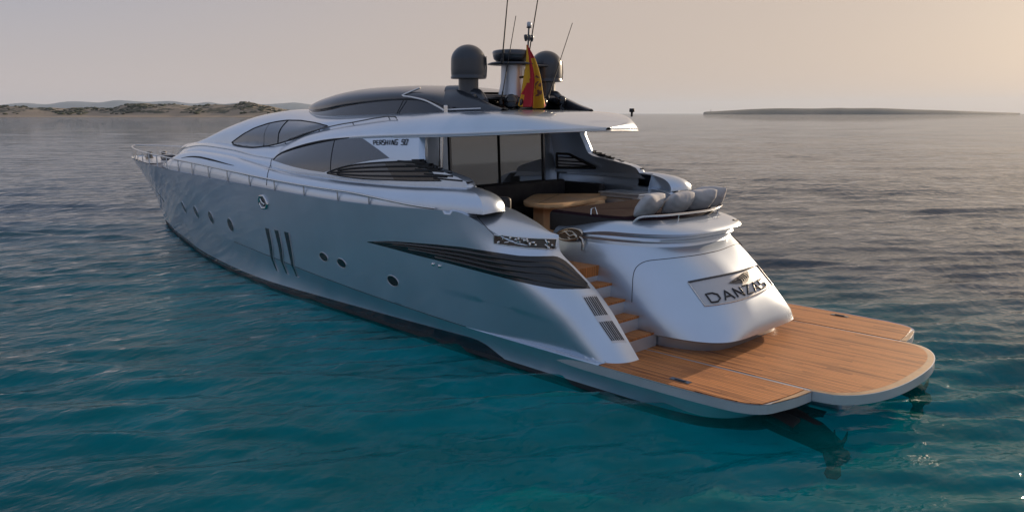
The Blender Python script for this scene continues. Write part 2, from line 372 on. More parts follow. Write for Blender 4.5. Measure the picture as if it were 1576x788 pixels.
# side walls: crease to the roof band, ending aft along a raked edge; inner skin .22 m inboard
for t_in in (0, .2):
    rows = []
    for a in np.linspace(0, 1, 18):
        zend = 2.62+(3.55-2.62)*a; xe = float(XEND(zend))
        x = 23.68-(23.68-xe)*np.linspace(0, 1, 170)
        if t_in: x = 10.5-(10.5-xe)*np.linspace(0, 1, 40)
        k = nose(x); y0 = yc(x)*k; y1 = (ys(x)-.68)*k; z0 = zcr(x); z1 = np.maximum(zbl(x), z0+.02)
        bul = .035*math.sin(math.pi*a)
        rows.append(np.stack([x, y0+(y1-y0)*a+bul-t_in, z0+(z1-z0)*a], 1))
    if not t_in: outer_rows = rows
    sh.grid(rows, 0, mirror=True)
    if t_in:
        sh.grid([[r[-1] for r in outer_rows], [r[-1]-np.array([.05, .1, 0]) for r in outer_rows], [r[-1] for r in rows]], 0, mirror=True)
SHELL = keep('superstructure', sh, [SILVER], auto=40)

rf = MB(); rows = []
n = 150
xr_ = np.r_[np.linspace(23.68, 8.0, 120), 8.0-(8.0-5.36)*np.sin(np.linspace(0, 1, 46)[1:]*1.5708)]
k = nose(xr_); ybl_ = np.minimum((ys(xr_)-.68)*k, yro(xr_)); ybu_ = np.minimum((ys(xr_)-1.02)*k, ybl_*.84)
zl = np.maximum(zbl(xr_), zcr(xr_)+.02); zu = np.maximum(zbu(xr_), zl+.005); zt = np.maximum(zct(xr_), zu+.004)
rows.append(np.stack([xr_, ybl_-.03, zl-.045], 1)); rows.append(np.stack([xr_, ybl_+.008, zl-.038], 1)); rows.append(np.stack([xr_, ybl_+.018, zl-.005], 1)); rows.append(np.stack([xr_, ybl_+.016, zl+.02], 1))
for a in np.linspace(0, 1, 9)[1:]:
    b = math.sin(a*1.5708)**.9 if True else a
    yy_ = ybl_+(ybu_-ybl_)*a**1.25; zz_ = zl+(zu-zl)*(1-(1-a)**1.25)
    rows.append(np.stack([xr_, yy_, zz_], 1))
for a in np.linspace(0, 1, 26)[1:]:
    yy_ = ybu_*(1-a)
    m_ = 2.2
    zz_ = zu+(zt-zu)*(1-(1-a)**m_)**(1/m_)
    rows.append(np.stack([xr_, yy_, zz_], 1))
rf.grid(rows, 0, mirror=True)
# underside of the overhang
xu = xr_[xr_ < 9.5]; yb_ = ybl_[xr_ < 9.5]-.03; zb_ = (zl-.045)[xr_ < 9.5]
rf.grid([np.stack([xu, yb_*s_, zb_+.02*(1-s_*s_)], 1) for s_ in np.linspace(1, -1, 12)], 0)
ROOF = keep('roof', rf, [SILVER], auto=40)

# ------------------------------------------------------------------ transom block between the two stairs
def sup(xc, hw, n, m=None, xf=5.35, cnt=121):
    ph = np.linspace(0, math.pi, cnt); m = m or n
    c, s_ = np.cos(ph), np.sin(ph)
    y = hw*np.sign(c)*np.abs(c)**(2/n); x = xf-(xf-xc)*np.abs(s_)**(2/m)
    return np.stack([x, y], 1)
tb = MB()
lev = [(.44, 2.45, 1.33, 5.0), (.63, 2.40, 1.34, 5.0), (.632, 2.26, 1.42, 6.0), (.65, 2.20, 1.44, 5.6), (.80, 2.20, 1.47, 4.4), (1.0, 2.29, 1.485, 3.5), (1.2, 2.42, 1.485, 3.05), (1.45, 2.65, 1.475, 2.85), (1.65, 2.87, 1.455, 2.8), (1.80, 3.07, 1.42, 2.9), (1.895, 3.22, 1.39, 3.1)]
tb.grid([np.c_[sup(xc, hw, n_), np.full(121, z)] for z, xc, hw, n_ in lev], 0)
TRANSOM = keep('transom', tb, [SILVER], auto=30)
cb_ = MB()
levc = [(1.89, 3.215, 1.385, 3.1), (1.945, 3.25, 1.375, 3.2), (1.955, 3.215, 1.38, 3.2), (1.975, 3.195, 1.39, 3.2), (1.995, 3.195, 1.39, 3.2), (2.015, 3.215, 1.385, 3.2), (2.03, 3.22, 1.38, 3.2), (2.055, 3.19, 1.39, 3.2), (2.08, 3.11, 1.415, 3.2), (2.092, 3.075, 1.43, 3.2), (2.105, 3.065, 1.435, 3.2), (2.125, 3.075, 1.43, 3.2), (2.165, 3.13, 1.41, 3.2), (2.205, 3.225, 1.38, 3.2), (2.24, 3.34, 1.345, 3.1), (2.262, 3.45, 1.30, 3.0), (2.27, 3.54, 1.26, 3.0), (2.20, 3.56, 1.25, 3.0), (2.20, 5.0, .3, 2)]
def slope(P, z):
    # the coaming falls towards its forward ends
    return np.c_[P, z-(.20*sstep(4.1, 5.35, P[:, 0]))*sstep(1.95, 2.2, z)]
cb_.grid([slope(sup(xc, hw, n_), z) for z, xc, hw, n_ in levc], 0)
COAM = keep('sunbed_coaming', cb_, [SILVER], auto=35)
# lines of the details, as points on the boat (metres)
TR = {
 'gill': ([[8.66,2.803,1.6],[8.343,2.816,1.642],[8.039,2.827,1.683],[7.748,2.834,1.711],[7.469,2.84,1.732],[7.198,2.847,1.751],[6.933,2.853,1.77],[6.674,2.861,1.788],[6.423,2.868,1.803],[6.18,2.875,1.817],[5.944,2.881,1.831],[5.718,2.884,1.834],[5.508,2.879,1.835],[5.321,2.856,1.832],[5.157,2.816,1.825],[5.01,2.761,1.815],[4.878,2.693,1.801],[4.766,2.605,1.797],[4.668,2.502,1.794],[4.591,2.376,1.789],[4.538,2.222,1.779],[4.445,2.14,1.72],[4.311,2.131,1.64],[4.177,2.136,1.553],[4.042,2.15,1.467],[3.912,2.167,1.377]],[[8.664,2.801,1.587],[8.381,2.806,1.578],[8.107,2.809,1.569],[7.843,2.811,1.558],[7.586,2.813,1.547],[7.336,2.815,1.536],[7.089,2.818,1.529],[6.847,2.821,1.523],[6.61,2.825,1.516],[6.379,2.83,1.51],[6.156,2.833,1.502],[5.939,2.835,1.494],[5.729,2.835,1.485],[5.524,2.835,1.477],[5.325,2.834,1.469],[5.132,2.831,1.461],[4.951,2.821,1.451],[4.783,2.8,1.439],[4.627,2.77,1.426],[4.481,2.732,1.412],[4.346,2.683,1.401],[4.221,2.625,1.387],[4.113,2.546,1.388],[4.022,2.449,1.386],[3.951,2.328,1.381],[3.906,2.175,1.372]]),
 'lamp': ([[5.273,2.819,2.087],[5.145,2.757,2.077],[5.044,2.67,2.061],[4.946,2.579,2.051],[4.847,2.49,2.041],[4.757,2.39,2.034],[4.682,2.274,2.027],[4.63,2.132,2.015]],[[5.267,2.825,1.956],[5.128,2.775,1.947],[5.001,2.716,1.936],[4.887,2.644,1.926],[4.785,2.559,1.914],[4.701,2.456,1.903],[4.639,2.329,1.89],[4.604,2.17,1.869]]),
 'grille': ([[3.878,2.394,1.299],[3.789,2.405,1.214],[3.704,2.41,1.128],[3.623,2.411,1.042],[3.545,2.402,0.957],[3.471,2.391,0.871],[3.396,2.379,0.786],[3.321,2.367,0.702]],[[3.802,2.156,1.289],[3.709,2.171,1.205],[3.621,2.18,1.119],[3.539,2.181,1.033],[3.465,2.17,0.945],[3.393,2.156,0.857],[3.321,2.143,0.769],[3.249,2.133,0.682]]),
 'mainwin': ([[13.276,2.117,2.858],[13.259,2.028,2.943],[13.033,2.026,3.022],[12.758,2.044,3.083],[12.462,2.063,3.14],[12.185,2.079,3.187],[11.908,2.095,3.23],[11.651,2.109,3.267],[11.375,2.123,3.304],[11.139,2.134,3.333],[10.883,2.145,3.36],[10.646,2.155,3.382],[10.391,2.167,3.403],[10.175,2.176,3.419],[9.94,2.186,3.435],[9.706,2.195,3.449],[9.507,2.22,3.411],[9.3,2.251,3.349],[9.1,2.279,3.289],[8.908,2.305,3.229],[8.727,2.328,3.167],[8.552,2.348,3.106]],[[13.223,2.138,2.846],[12.927,2.179,2.83],[12.664,2.206,2.806],[12.415,2.226,2.787],[12.175,2.244,2.769],[11.939,2.26,2.756],[11.71,2.274,2.745],[11.486,2.286,2.735],[11.266,2.298,2.73],[11.052,2.308,2.726],[10.843,2.317,2.724],[10.648,2.321,2.763],[10.457,2.325,2.802],[10.27,2.328,2.84],[10.088,2.331,2.878],[9.908,2.333,2.914],[9.729,2.336,2.944],[9.553,2.338,2.973],[9.379,2.341,2.999],[9.207,2.343,3.023],[9.039,2.345,3.044],[8.872,2.347,3.062],[8.709,2.349,3.08],[8.55,2.349,3.1]]),
 'louvre': ([[10.689,2.324,2.722],[10.417,2.327,2.795],[10.145,2.332,2.854],[9.871,2.337,2.899],[9.601,2.343,2.935],[9.335,2.35,2.962],[9.078,2.355,2.987],[8.826,2.36,3.007],[8.582,2.364,3.025],[8.345,2.366,3.041],[8.115,2.368,3.054],[7.891,2.369,3.068],[7.672,2.369,3.079],[7.583,2.271,3.078]],[[10.687,2.326,2.706],[10.348,2.342,2.691],[10.018,2.357,2.68],[9.697,2.37,2.677],[9.386,2.382,2.678],[9.085,2.392,2.685],[8.795,2.4,2.695],[8.515,2.406,2.706],[8.244,2.411,2.717],[7.983,2.413,2.728],[7.73,2.414,2.739],[7.483,2.416,2.753],[7.243,2.417,2.767],[7.008,2.418,2.781]]),
 'topwin': ([[16.845,1.366,3.151],[16.502,1.376,3.264],[16.161,1.387,3.37],[15.852,1.374,3.455],[15.579,1.346,3.537],[15.276,1.327,3.594],[15.008,1.293,3.648],[14.723,1.267,3.685],[14.43,1.248,3.713],[14.132,1.234,3.735],[13.74,1.278,3.734],[13.341,1.331,3.733],[12.855,1.445,3.713],[12.355,1.575,3.694],[11.903,1.686,3.667],[11.565,1.734,3.64]],[[16.628,1.465,3.095],[16.051,1.571,3.077],[15.578,1.631,3.068],[15.179,1.659,3.067],[14.892,1.632,3.088],[14.631,1.595,3.113],[14.315,1.592,3.154],[13.959,1.614,3.197],[13.618,1.636,3.251],[13.286,1.659,3.304],[12.964,1.681,3.359],[12.657,1.701,3.42],[12.363,1.718,3.479],[12.082,1.73,3.532],[11.812,1.738,3.582],[11.555,1.741,3.63]]),
 'plate': ([[2.992,1.011,1.426],[2.932,0.939,1.443],[2.876,0.857,1.457],[2.827,0.766,1.47],[2.784,0.663,1.48],[2.748,0.546,1.487],[2.721,0.412,1.492],[2.705,0.259,1.494],[2.7,0.086,1.495],[2.703,-0.104,1.497],[2.72,-0.318,1.503],[2.777,-0.61,1.494]],[[2.68,1.021,1.12],[2.618,0.948,1.13],[2.56,0.868,1.137],[2.511,0.774,1.147],[2.468,0.669,1.153],[2.436,0.545,1.161],[2.415,0.403,1.167],[2.406,0.238,1.173],[2.407,0.055,1.179],[2.413,-0.137,1.189],[2.433,-0.351,1.201],[2.497,-0.657,1.194]]),
 'wtext': ([[9.207,2.244,3.383],[9.022,2.249,3.392],[8.842,2.254,3.401],[8.665,2.258,3.408],[8.492,2.262,3.415],[8.323,2.264,3.422],[8.158,2.266,3.429],[7.997,2.267,3.436]],[[9.155,2.264,3.33],[8.978,2.27,3.335],[8.804,2.275,3.34],[8.635,2.28,3.344],[8.469,2.284,3.349],[8.307,2.287,3.354],[8.148,2.289,3.359],[7.993,2.29,3.365]]),
 'garage_seam': [[3.703,1.422,1.073],[3.72,1.399,1.2],[3.734,1.375,1.328],[3.75,1.347,1.456],[3.737,1.306,1.579],[3.664,1.248,1.665],[3.565,1.183,1.706],[3.459,1.112,1.724],[3.361,1.029,1.74],[3.274,0.933,1.753],[3.198,0.819,1.764],[3.134,0.686,1.771],[3.087,0.525,1.778],[3.062,0.328,1.785],[3.053,0.099,1.787],[3.069,-0.168,1.798],[3.118,-0.496,1.807],[3.181,-0.764,1.778]],
 'lid_seam': [[5.781,2.735,2.373],[5.672,2.799,2.329],[5.585,2.826,2.288],[5.508,2.841,2.248],[5.436,2.85,2.208],[5.374,2.846,2.169],[5.323,2.833,2.128],[5.273,2.819,2.087]],
 'shell_seam': [[13.206,2.015,2.975],[13.256,2.015,2.954],[13.574,1.99,2.875],[13.579,1.995,2.873],[13.346,2.148,2.804],[13.283,2.213,2.726]],
 'shoulder_seam': [[13.167,2.284,2.716],[12.896,2.454,2.659],[12.775,2.544,2.591],[12.693,2.601,2.519],[12.65,2.636,2.444],[12.639,2.655,2.366]],
 'side_rail': [[13.369,1.738,3.21],[13.266,1.66,3.306],[12.942,1.681,3.367],[12.626,1.703,3.427],[12.307,1.727,3.475],[12.005,1.745,3.519],[11.714,1.76,3.56],[11.428,1.775,3.593],[11.155,1.785,3.625],[10.891,1.793,3.654],[10.628,1.804,3.677],[10.373,1.813,3.699],[10.13,1.818,3.724],[9.896,1.82,3.749],[9.667,1.823,3.772],[9.437,1.828,3.79],[9.211,1.835,3.805],[8.913,1.898,3.792]],
 'nose_crease': [[18.493,2.057,2.703],[18.092,2.091,2.744],[17.71,2.121,2.773],[17.324,2.156,2.782],[16.952,2.19,2.785],[16.574,2.233,2.774],[16.214,2.272,2.763],[15.869,2.308,2.749],[15.536,2.343,2.734],[15.224,2.37,2.718],[14.928,2.393,2.703],[14.643,2.412,2.692]],
 'ports': [[22.67,1.082,1.262],[19.015,1.872,1.303],[17.674,2.099,1.303],[16.381,2.272,1.285],[14.987,2.419,1.249],[10.385,2.678,1.08],[9.717,2.693,1.045],[8.023,2.718,0.95]],
 'tinyport': [[25.156,0.412,1.318]],
 'hawse': [[12.754,2.687,1.998]],
 'dots': [[6.755,2.811,1.438],[6.584,2.814,1.429]],
 'slots': [[12.783,2.612,1.406],[12.751,2.567,1.02],[12.793,2.502,0.655],[12.732,2.454,0.435],[12.312,2.641,1.416],[12.269,2.594,1.023],[12.298,2.536,0.666],[12.261,2.474,0.445],[11.839,2.667,1.426],[11.812,2.617,1.024],[11.803,2.571,0.68],[11.802,2.494,0.451]],
 'stripe': [[18.298,1.655,-0.12],[13.675,2.408,0.064],[10.735,2.484,0.103],[8.414,2.529,0.189],[6.852,2.573,0.257],[5.902,2.592,0.27],[5.521,2.574,0.136]],
}
# ------------------------------------------------------------------ details that lie on the surfaces
def snap(surf, p, off, od):
    best = None
    for b in SURF[surf]:
        h = b.find_nearest(Vector(p))
        if h[0] is not None and (best is None or h[3] < best[2]): best = (h[0], h[1], h[3])
    n = best[1]
    if n.dot(Vector(od)) < 0: n = -n
    return best[0]+n*off, n
def loft(A, B, n, m):
    a = resample(A, n); b = resample(B, n); return [a+(b-a)*t for t in np.linspace(0, 1, m)]
SIDE = (-.15, 1, .35)
def patch(mb, surf, A, B, n=50, m=9, off=.006, od=SIDE, mi=0, t0=0, t1=1, th=.02):
    rows = loft(A, B, n, m); G = [[snap(surf, p, off, od) for p in r] for r in rows]
    top = [[tuple(p) for p, q in r] for r in G]; low = [[tuple(p-q*th) for p, q in r] for r in G]
    mb.grid(top, mi)
    edge_t = top[0]+[r[-1] for r in top[1:]]+top[-1][::-1][1:]+[r[0] for r in top[::-1]][1:-1]
    edge_l = low[0]+[r[-1] for r in low[1:]]+low[-1][::-1][1:]+[r[0] for r in low[::-1]][1:-1]
    mb.grid([edge_t, edge_l], mi, close=True, smooth=False)
    return top
def mirror(mb):
    o = MB(); o.v = [(x, -y, z) for x, y, z in mb.v]; o.f = [f[::-1] for f in mb.f]; o.m = mb.m[:]; o.sm = mb.sm[:]; return o
def both(mb, name, mats, parent=None, pair=None, **k):
    a = part(mb, name, mats, parent=parent, **k); b = part(mirror(mb), name, mats, parent=pair or parent, **k); return a, b
def offline(surf, pts, n, off, od=SIDE):
    return [snap(surf, p, off, od)[0] for p in spline(pts, n)]

# air intake in the quarter, with its slats
A, B = TR['gill']
mb = MB(); patch(mb, 'hull', A, B, 70, 14, .004); gl = both(mb, 'air_intake', BLACK)
lines = loft(A, B, 70, 41)
for f, t0 in ((9, .05), (17, .16), (25, .26), (33, .40)):
    s = MB(); i0 = int(t0*69)
    r0 = [lines[f-3][i] for i in range(i0, 69)]; r1 = [lines[f+2][i] for i in range(i0, 69)]
    k = np.linspace(0, 1, len(r0))
    up = [snap('hull', p, .008+.045*min(1, 6*t*(1-t)+.5*t), SIDE)[0] for p, t in zip(r0, k)]
    lo = [snap('hull', p, .012, SIDE)[0] for p in r1]
    ub = [snap('hull', p, -.02, SIDE)[0] for p in r0]
    s.grid([[tuple(p) for p in ub], [tuple(p) for p in up], [tuple(p) for p in lo]], 0)
    both(s, 'slat', BLACK, parent=gl[0], pair=gl[1])
# silver teeth at the aft ends of the slats
s = MB()
for f in (7, 14, 21, 28, 35):
    c = lines[f]
    tri = [snap('hull', p, .012, SIDE)[0] for p in (lines[f-3][-1], lines[f+2][-1], lines[f][-5])]
    s.add([tuple(p) for p in tri], [(0, 1, 2), (2, 1, 0)], 0, False)
both(s, 'intake_tip', SILVER2, parent=gl[0], pair=gl[1])

# stern light and mooring recess
A, B = TR['lamp']
mb = MB(); patch(mb, 'hull', A, B, 24, 6, .004); LM = both(mb, 'stern_light', mat('lamp_recess', (.075, .062, .050), .22, .5))
lp = loft(A, B, 24, 9)
s = MB()
edge = [lp[0][i] for i in range(24)]+[lp[-1][i] for i in range(23, -1, -1)]
s.tube([snap('hull', p, .010, SIDE)[0] for p in edge], .009, 6, closed=True)
both(s, 'bezel', CHROME, parent=LM[0], pair=LM[1])
r2 = random.Random(3)
for k in range(20):
    s = MB(); p, q = snap('hull', lp[r2.randint(2, 6)][r2.randint(1, 22)], .016, SIDE)
    if r2.random() < .6: s.box(p, (r2.uniform(.05, .14), r2.uniform(.012, .03), r2.uniform(.012, .035)), 0, Matrix.Rotation(r2.uniform(-.9, .9), 3, 'Y') @ Matrix.Rotation(r2.uniform(-.6, .6), 3, 'X'), .003)
    else: s.lathe([(0, .02), (.012, .018), (.02, .006), (.02, -.02)], p, 12, 0, q.to_track_quat('Z', 'Y').to_matrix())
    both(s, 'fitting', CHROME, parent=LM[0], pair=LM[1])

# vent grille on the aft face of the quarter
A, B = TR['grille']
g0 = MB(); patch(g0, 'hull', A, B, 24, 10, .003); gr = both(g0, 'vent_grille', SILVER2)
lp = loft(A, B, 24, 65); s = MB()
for k in range(7):
    for (i0, i1) in ((1, 11), (13, 23)):
        a = lp[int(3+k*8.6)][i0:i1]; b = lp[int(3+k*8.6+4.2)][i0:i1]
        patch(s, 'hull', a, b, 10, 2, .009, th=.004)
both(s, 'slot', BLACK, parent=gr[0], pair=gr[1])

# side windows
A, B = TR['mainwin']
mb = MB(); patch(mb, 'superstructure', A, B, 70, 14, .008); W1 = both(mb, 'side_window', GLASS)
lp = loft(A, B, 70, 9)
s = MB(); top = [snap('superstructure', p, .014, SIDE)[0] for p in lp[0][:48]]
s.tube([tuple(p) for p in top], [.012+.016*math.sin(math.pi*i/47) for i in range(48)], 6)
both(s, 'frame', MATTE, parent=W1[0], pair=W1[1])
s = MB(); s.tube([tuple(snap('superstructure', lp[j][39], .010, SIDE)[0]) for j in range(9)], .008, 6)
both(s, 'mullion', MATTE, parent=W1[0], pair=W1[1])
A, B = TR['topwin']
mb = MB(); patch(mb, 'roof', A, B, 60, 12, .008); W2 = both(mb, 'wheelhouse_window', GLASS)
lp = loft(A, B, 60, 9)
s = MB(); s.tube([tuple(snap('roof', p, .012, SIDE)[0]) for p in list(lp[0])+list(lp[-1][::-1])[1:-1]], .012, 6, closed=True); both(s, 'frame', MATTE, parent=W2[0], pair=W2[1])
s = MB(); s.tube([tuple(snap('roof', lp[j][31], .012, SIDE)[0]) for j in range(9)], .011, 6); both(s, 'mullion', MATTE, parent=W2[0], pair=W2[1])
s = MB(); s.tube([tuple(snap('roof', lp[j][22], .008, SIDE)[0]) for j in range(9)], .005, 6); both(s, 'mullion', MATTE, parent=W2[0], pair=W2[1])
# louvred opening behind the side window
A, B = TR['louvre']
mb = MB(); top = patch(mb, 'superstructure', A, B, 60, 10, .005); LV = both(mb, 'side_louvre', GLASS)
lp = loft(A, B, 60, 41)
s = MB(); patch(s, 'superstructure', [lp[0][i] for i in range(38, 60)], [lp[40][i] for i in range(38, 60)], 22, 8, .009, th=.01)
both(s, 'dark_panel', BLACK, parent=LV[0], pair=LV[1])
s = MB()
for f, t0 in ((10, 8), (20, 3), (31, 7)):
    s.tube([tuple(snap('superstructure', lp[f][i], .025, SIDE)[0]) for i in range(t0, 60)]+[tuple(Vector(lp[f][59])+Vector((-.20-.004*f, .01, 0)))], .018, 6)
s.tube([tuple(snap('superstructure', p, .012, SIDE)[0]) for p in lp[0]], .016, 6)
s.tube([tuple(snap('superstructure', p, .012, SIDE)[0]) for p in lp[40]], .010, 6)
both(s, 'louvre_blade', MATTE, parent=LV[0], pair=LV[1])
# stepped fin behind the louvres
s = MB(); a = np.array(lp[0][59]); b = np.array(lp[40][59])
stair = [(a[0]+.25, a[2]+.03)]
for k in range(6):
    xx = a[0]+.25-(a[0]+.25-6.32)*(k+1)/6; zz = a[2]+.03-(a[2]-2.70)*(k+1)/6
    stair += [(xx, zz+(a[2]-2.70)/6+.012), (xx+.06, zz)]
stair += [(6.30, 2.66), (b[0]+.2, 2.655)]
s.plate([(x, 2.40, z) for x, z in stair], (0, -1, 0), .10)
for k in range(1, 6):
    xx = a[0]+.25-(a[0]+.25-6.32)*k/6; zz = a[2]+.03-(a[2]-2.70)*k/6
    s.box((xx+.25, 2.41, zz+.02), (.75, .03, .028), 0)
both(s, 'louvre_fin', MATTE)
s = MB(); s.plate([(8.3, 2.28, 3.04), (7.62, 2.28, 3.02), (7.0, 2.28, 2.865), (6.40, 2.28, 2.715), (6.2, 2.28, 2.60), (8.3, 2.28, 2.60)], (0, -1, 0), .03); both(s, 'fin_lining', SILVER)

# boot stripe
mb = MB()
tp = [(24.2, .5, .12), (22, 1, .11), (18, 1.8, .115), (13.7, 2.42, .135), (10.7, 2.5, .165), (8.4, 2.53, .21), (6.85, 2.57, .25), (5.95, 2.59, .265), (5.6, 2.59, .17), (5.3, 2.59, .075)]
bt = [(24.2, .5, .07), (22, 1, .07), (18, 1.8, .07), (13.7, 2.42, .07), (10.7, 2.5, .07), (8.4, 2.53, .07), (6.85, 2.57, .07), (5.95, 2.59, .07), (5.6, 2.59, .07), (5.3, 2.59, .07)]
patch(mb, 'hull', spline(tp, 90), spline(bt, 90), 90, 4, .004, od=(0, 1, 0), th=.01); both(mb, 'boot_stripe', STRIPE)

# seams
for k, sf, od, nm in (('garage_seam', 'transom', (-1, .3, .5), 'garage_door_seam'), ('lid_seam', 'hull', SIDE, 'locker_lid_seam')):
    mb = MB(); mb.tube([tuple(p) for p in offline(sf, TR[k], 50, .0015, od)], .0055, 6); part(mb, nm, SEAM)
for k in ('shell_seam', 'shoulder_seam'):
    mb = MB(); mb.tube([tuple(p) for p in offline('superstructure', TR[k], 30, .002)], .007, 6); both(mb, 'shell_seam', SEAM)
s2 = MB(); s2.tube([tuple(p) for p in offline('superstructure', TR['nose_crease'], 30, .004)], [.004+.02*math.sin(math.pi*i/29) for i in range(30)], 6)
both(s2, 'vent_crease', MATTE)
mb = MB()
for zz in (.545,):
    xx = np.linspace(15, 6.1, 60)
    mb.tube([tuple(snap('hull', (x, float(yk(x)), float(zk(x))+.006), .001, SIDE)[0]) for x in xx], .006, 6)
both(mb, 'chine_line', SEAM)
# lower lip light line of the roof edge
mb = MB(); e = [tuple(p) for p in rows[1] if p[0] < 8.6]; e = [(p[0], p[1]+.004, p[2]+.005) for p in e]
mb.tube(e+[(p[0], -p[1], p[2]) for p in e[::-1]], .010, 6); part(mb, 'roof_trim', SILVER2)

# portholes
def disc(mb, c, nrm, ax, a, b, r, mi_rim=0, mi_glass=1):
    nrm = Vector(nrm).normalized(); u = Vector(ax); u = (u-nrm*u.dot(nrm)).normalized(); v = nrm.cross(u); c = Vector(c)
    ring = [c+u*a*math.cos(k*.19635)+v*b*math.sin(k*.19635) for k in range(32)]
    mb.tube([tuple(p+nrm*.004) for p in ring], r, 6, mi_rim, closed=True)
def oval_glass(mb, c, nrm, ax, a, b, off=.006):
    nrm = Vector(nrm).normalized(); u = Vector(ax); u = (u-nrm*u.dot(nrm)).normalized(); v = nrm.cross(u); c = Vector(c)+nrm*off
    mb.add([tuple(c)]+[tuple(c+u*a*math.cos(k*.19635)+v*b*math.sin(k*.19635)) for k in range(32)], [(0, 1+k, 1+(k+1) % 32) for k in range(32)], 0, False)
for i, p in enumerate(TR['ports']+TR['tinyport']):
    c, q = snap('hull', p, 0, SIDE); big = i in (5, 6, 7)
    ax = (1, 0, .42 if not big else .10)
    a, b = (.165, .09) if i < 8 else (.08, .05)
    if i == 7: a, b = .17, .10
    if i < 5: a, b = .185, .16
    gm = MB(); oval_glass(gm, c, q, ax, a, b); fr = MB(); disc(fr, c, q, ax, a, b, .009)
    fr2 = MB(); fr2.v, fr2.f, fr2.m, fr2.sm = fr.v, fr.f, fr.m, fr.sm
    g2 = both(gm, 'porthole', BLACK); both(fr, 'rim', SILVER2, parent=g2[0], pair=g2[1])
# mooring hawse with polished ring
c, q = snap('hull', TR['hawse'][0], 0, SIDE)
gm = MB(); oval_glass(gm, c, q, (1, 0, -.1), .16, .105); fr = MB()
u = Vector((1, 0, -.12)); u = (u-q*u.dot(q)).normalized(); v = q.cross(u)
oc = [(-1, .35), (-.55, 1), (.55, 1), (1, .35), (1, -.35), (.55, -1), (-.55, -1), (-1, -.35)]
fr.tube([tuple(c+q*.012+u*.19*a+v*.135*b) for a, b in oc], .028, 8, closed=True)
fr.tube([tuple(c+q*.01+u*.1+v*(-.07)), tuple(c+q*.03+u*.02), tuple(c+q*.01-u*.06+v*.06)], .022, 8)
h2 = both(gm, 'hawse_pipe', BLACK); both(fr, 'ring', CHROME, parent=h2[0], pair=h2[1])
for p in TR['dots']:
    mb = MB(); c, q = snap('hull', p, 0, SIDE); mb.lathe([(0, .03), (.022, .026), (.034, .01), (.034, -.01)], c, 16, 0, q.to_track_quat('Z', 'Y').to_matrix()); both(mb, 'outlet', CHROME)
# three tall slots
for k in range(3):
    P = spline(TR['slots'][4*k:4*k+4], 24); s = MB(); fr = MB(); wd = [.12-.07*(i/23)**1.3 for i in range(24)]
    L_ = [p+np.array([wd[i], 0, 0]) for i, p in enumerate(P)]; R_ = [p-np.array([wd[i], 0, 0]) for i, p in enumerate(P)]
    patch(s, 'hull', L_, R_, 24, 3, .005, th=.01)
    fr.tube([tuple(snap('hull', p, .008, SIDE)[0]) for p in R_]+[tuple(snap('hull', P[-1]-np.array([.09, 0, .01]), .008, SIDE)[0])], .012, 6)
    a2 = both(s, 'hull_slot', STRIPE); both(fr, 'slot_trim', SILVER2, parent=a2[0], pair=a2[1])

# ------------------------------------------------------------------ lettering
GL = {'P': [[(0, 0), (0, 1), (.9, 1), (.9, .5), (0, .5)]], 'E': [[(.9, 1), (0, 1), (0, 0), (.9, 0)], [(0, .52), (.75, .52)]],
      'R': [[(0, 0), (0, 1), (.9, 1), (.9, .5), (0, .5)], [(.4, .5), (.95, 0)]], 'S': [[(.95, 1), (.05, 1), (.05, .52), (.92, .52), (.92, 0), (0, 0)]],
      'H': [[(0, 0), (0, 1)], [(.9, 0), (.9, 1)], [(0, .5), (.9, .5)]], 'I': [[(.45, 0), (.45, 1)]], 'N': [[(0, 0), (0, 1), (.9, 0), (.9, 1)]],
      'G': [[(.92, 1), (0, 1), (0, 0), (.92, 0), (.92, .5), (.5, .5)]], '9': [[(.9, .5), (0, .5), (0, 1), (.9, 1), (.9, 0), (0, 0)]],
      '0': [[(0, 0), (0, 1), (.9, 1), (.9, 0), (0, 0)]], ' ': [], 'D': [[(0, 0), (0, 1), (.6, 1), (.92, .75), (.92, .25), (.6, 0), (0, 0)]],
      'A': [[(-.05, 0), (.45, 1), (.95, 0)], [(.15, .34), (.75, .34)]], 'Z': [[(.02, 1), (.9, 1), (0, 0), (.95, 0)]]}
def letters(mb, text, at, gap=.28, r=.01, slant=0, mi=0, only=None):
    n = len(text); cell = 1.0/n
    for i, ch in enumerate(text):
        if only and not only[0] <= i < only[1]: continue
        for st in GL[ch]:
            P = []
            for a, b in zip(st[:-1], st[1:]):
                for t in np.linspace(0, 1, 4)[:-1]: P.append((a[0]+(b[0]-a[0])*t, a[1]+(b[1]-a[1])*t))
            P.append(st[-1])
            mb.tube([tuple(at(cell*(i+p[0]*(1-gap)+slant*(p[1]-.5)), p[1])) for p in P], r, 6, mi)
A, B = TR['wtext']; A = np.array(A); B = np.array(B)
def at_w(u, v):
    a = resample(A, 101); b = resample(B, 101); k = min(100, max(0, int(round(u*100)))); f = u*100-k
    d = (a[-1]-a[0])/100
    p = b[k]+(a[k]-b[k])*(v*1.35-.15)+d*f
    return snap('superstructure', p, .010, SIDE)[0]
for word in ((0, 8), (9, 11)):
    mb = MB(); letters(mb, 'PERSHING 90', lambda u, v: at_w(.02+.93*u, v), .25, .0065, .25, only=word); part(mb, 'lettering', MATTE)
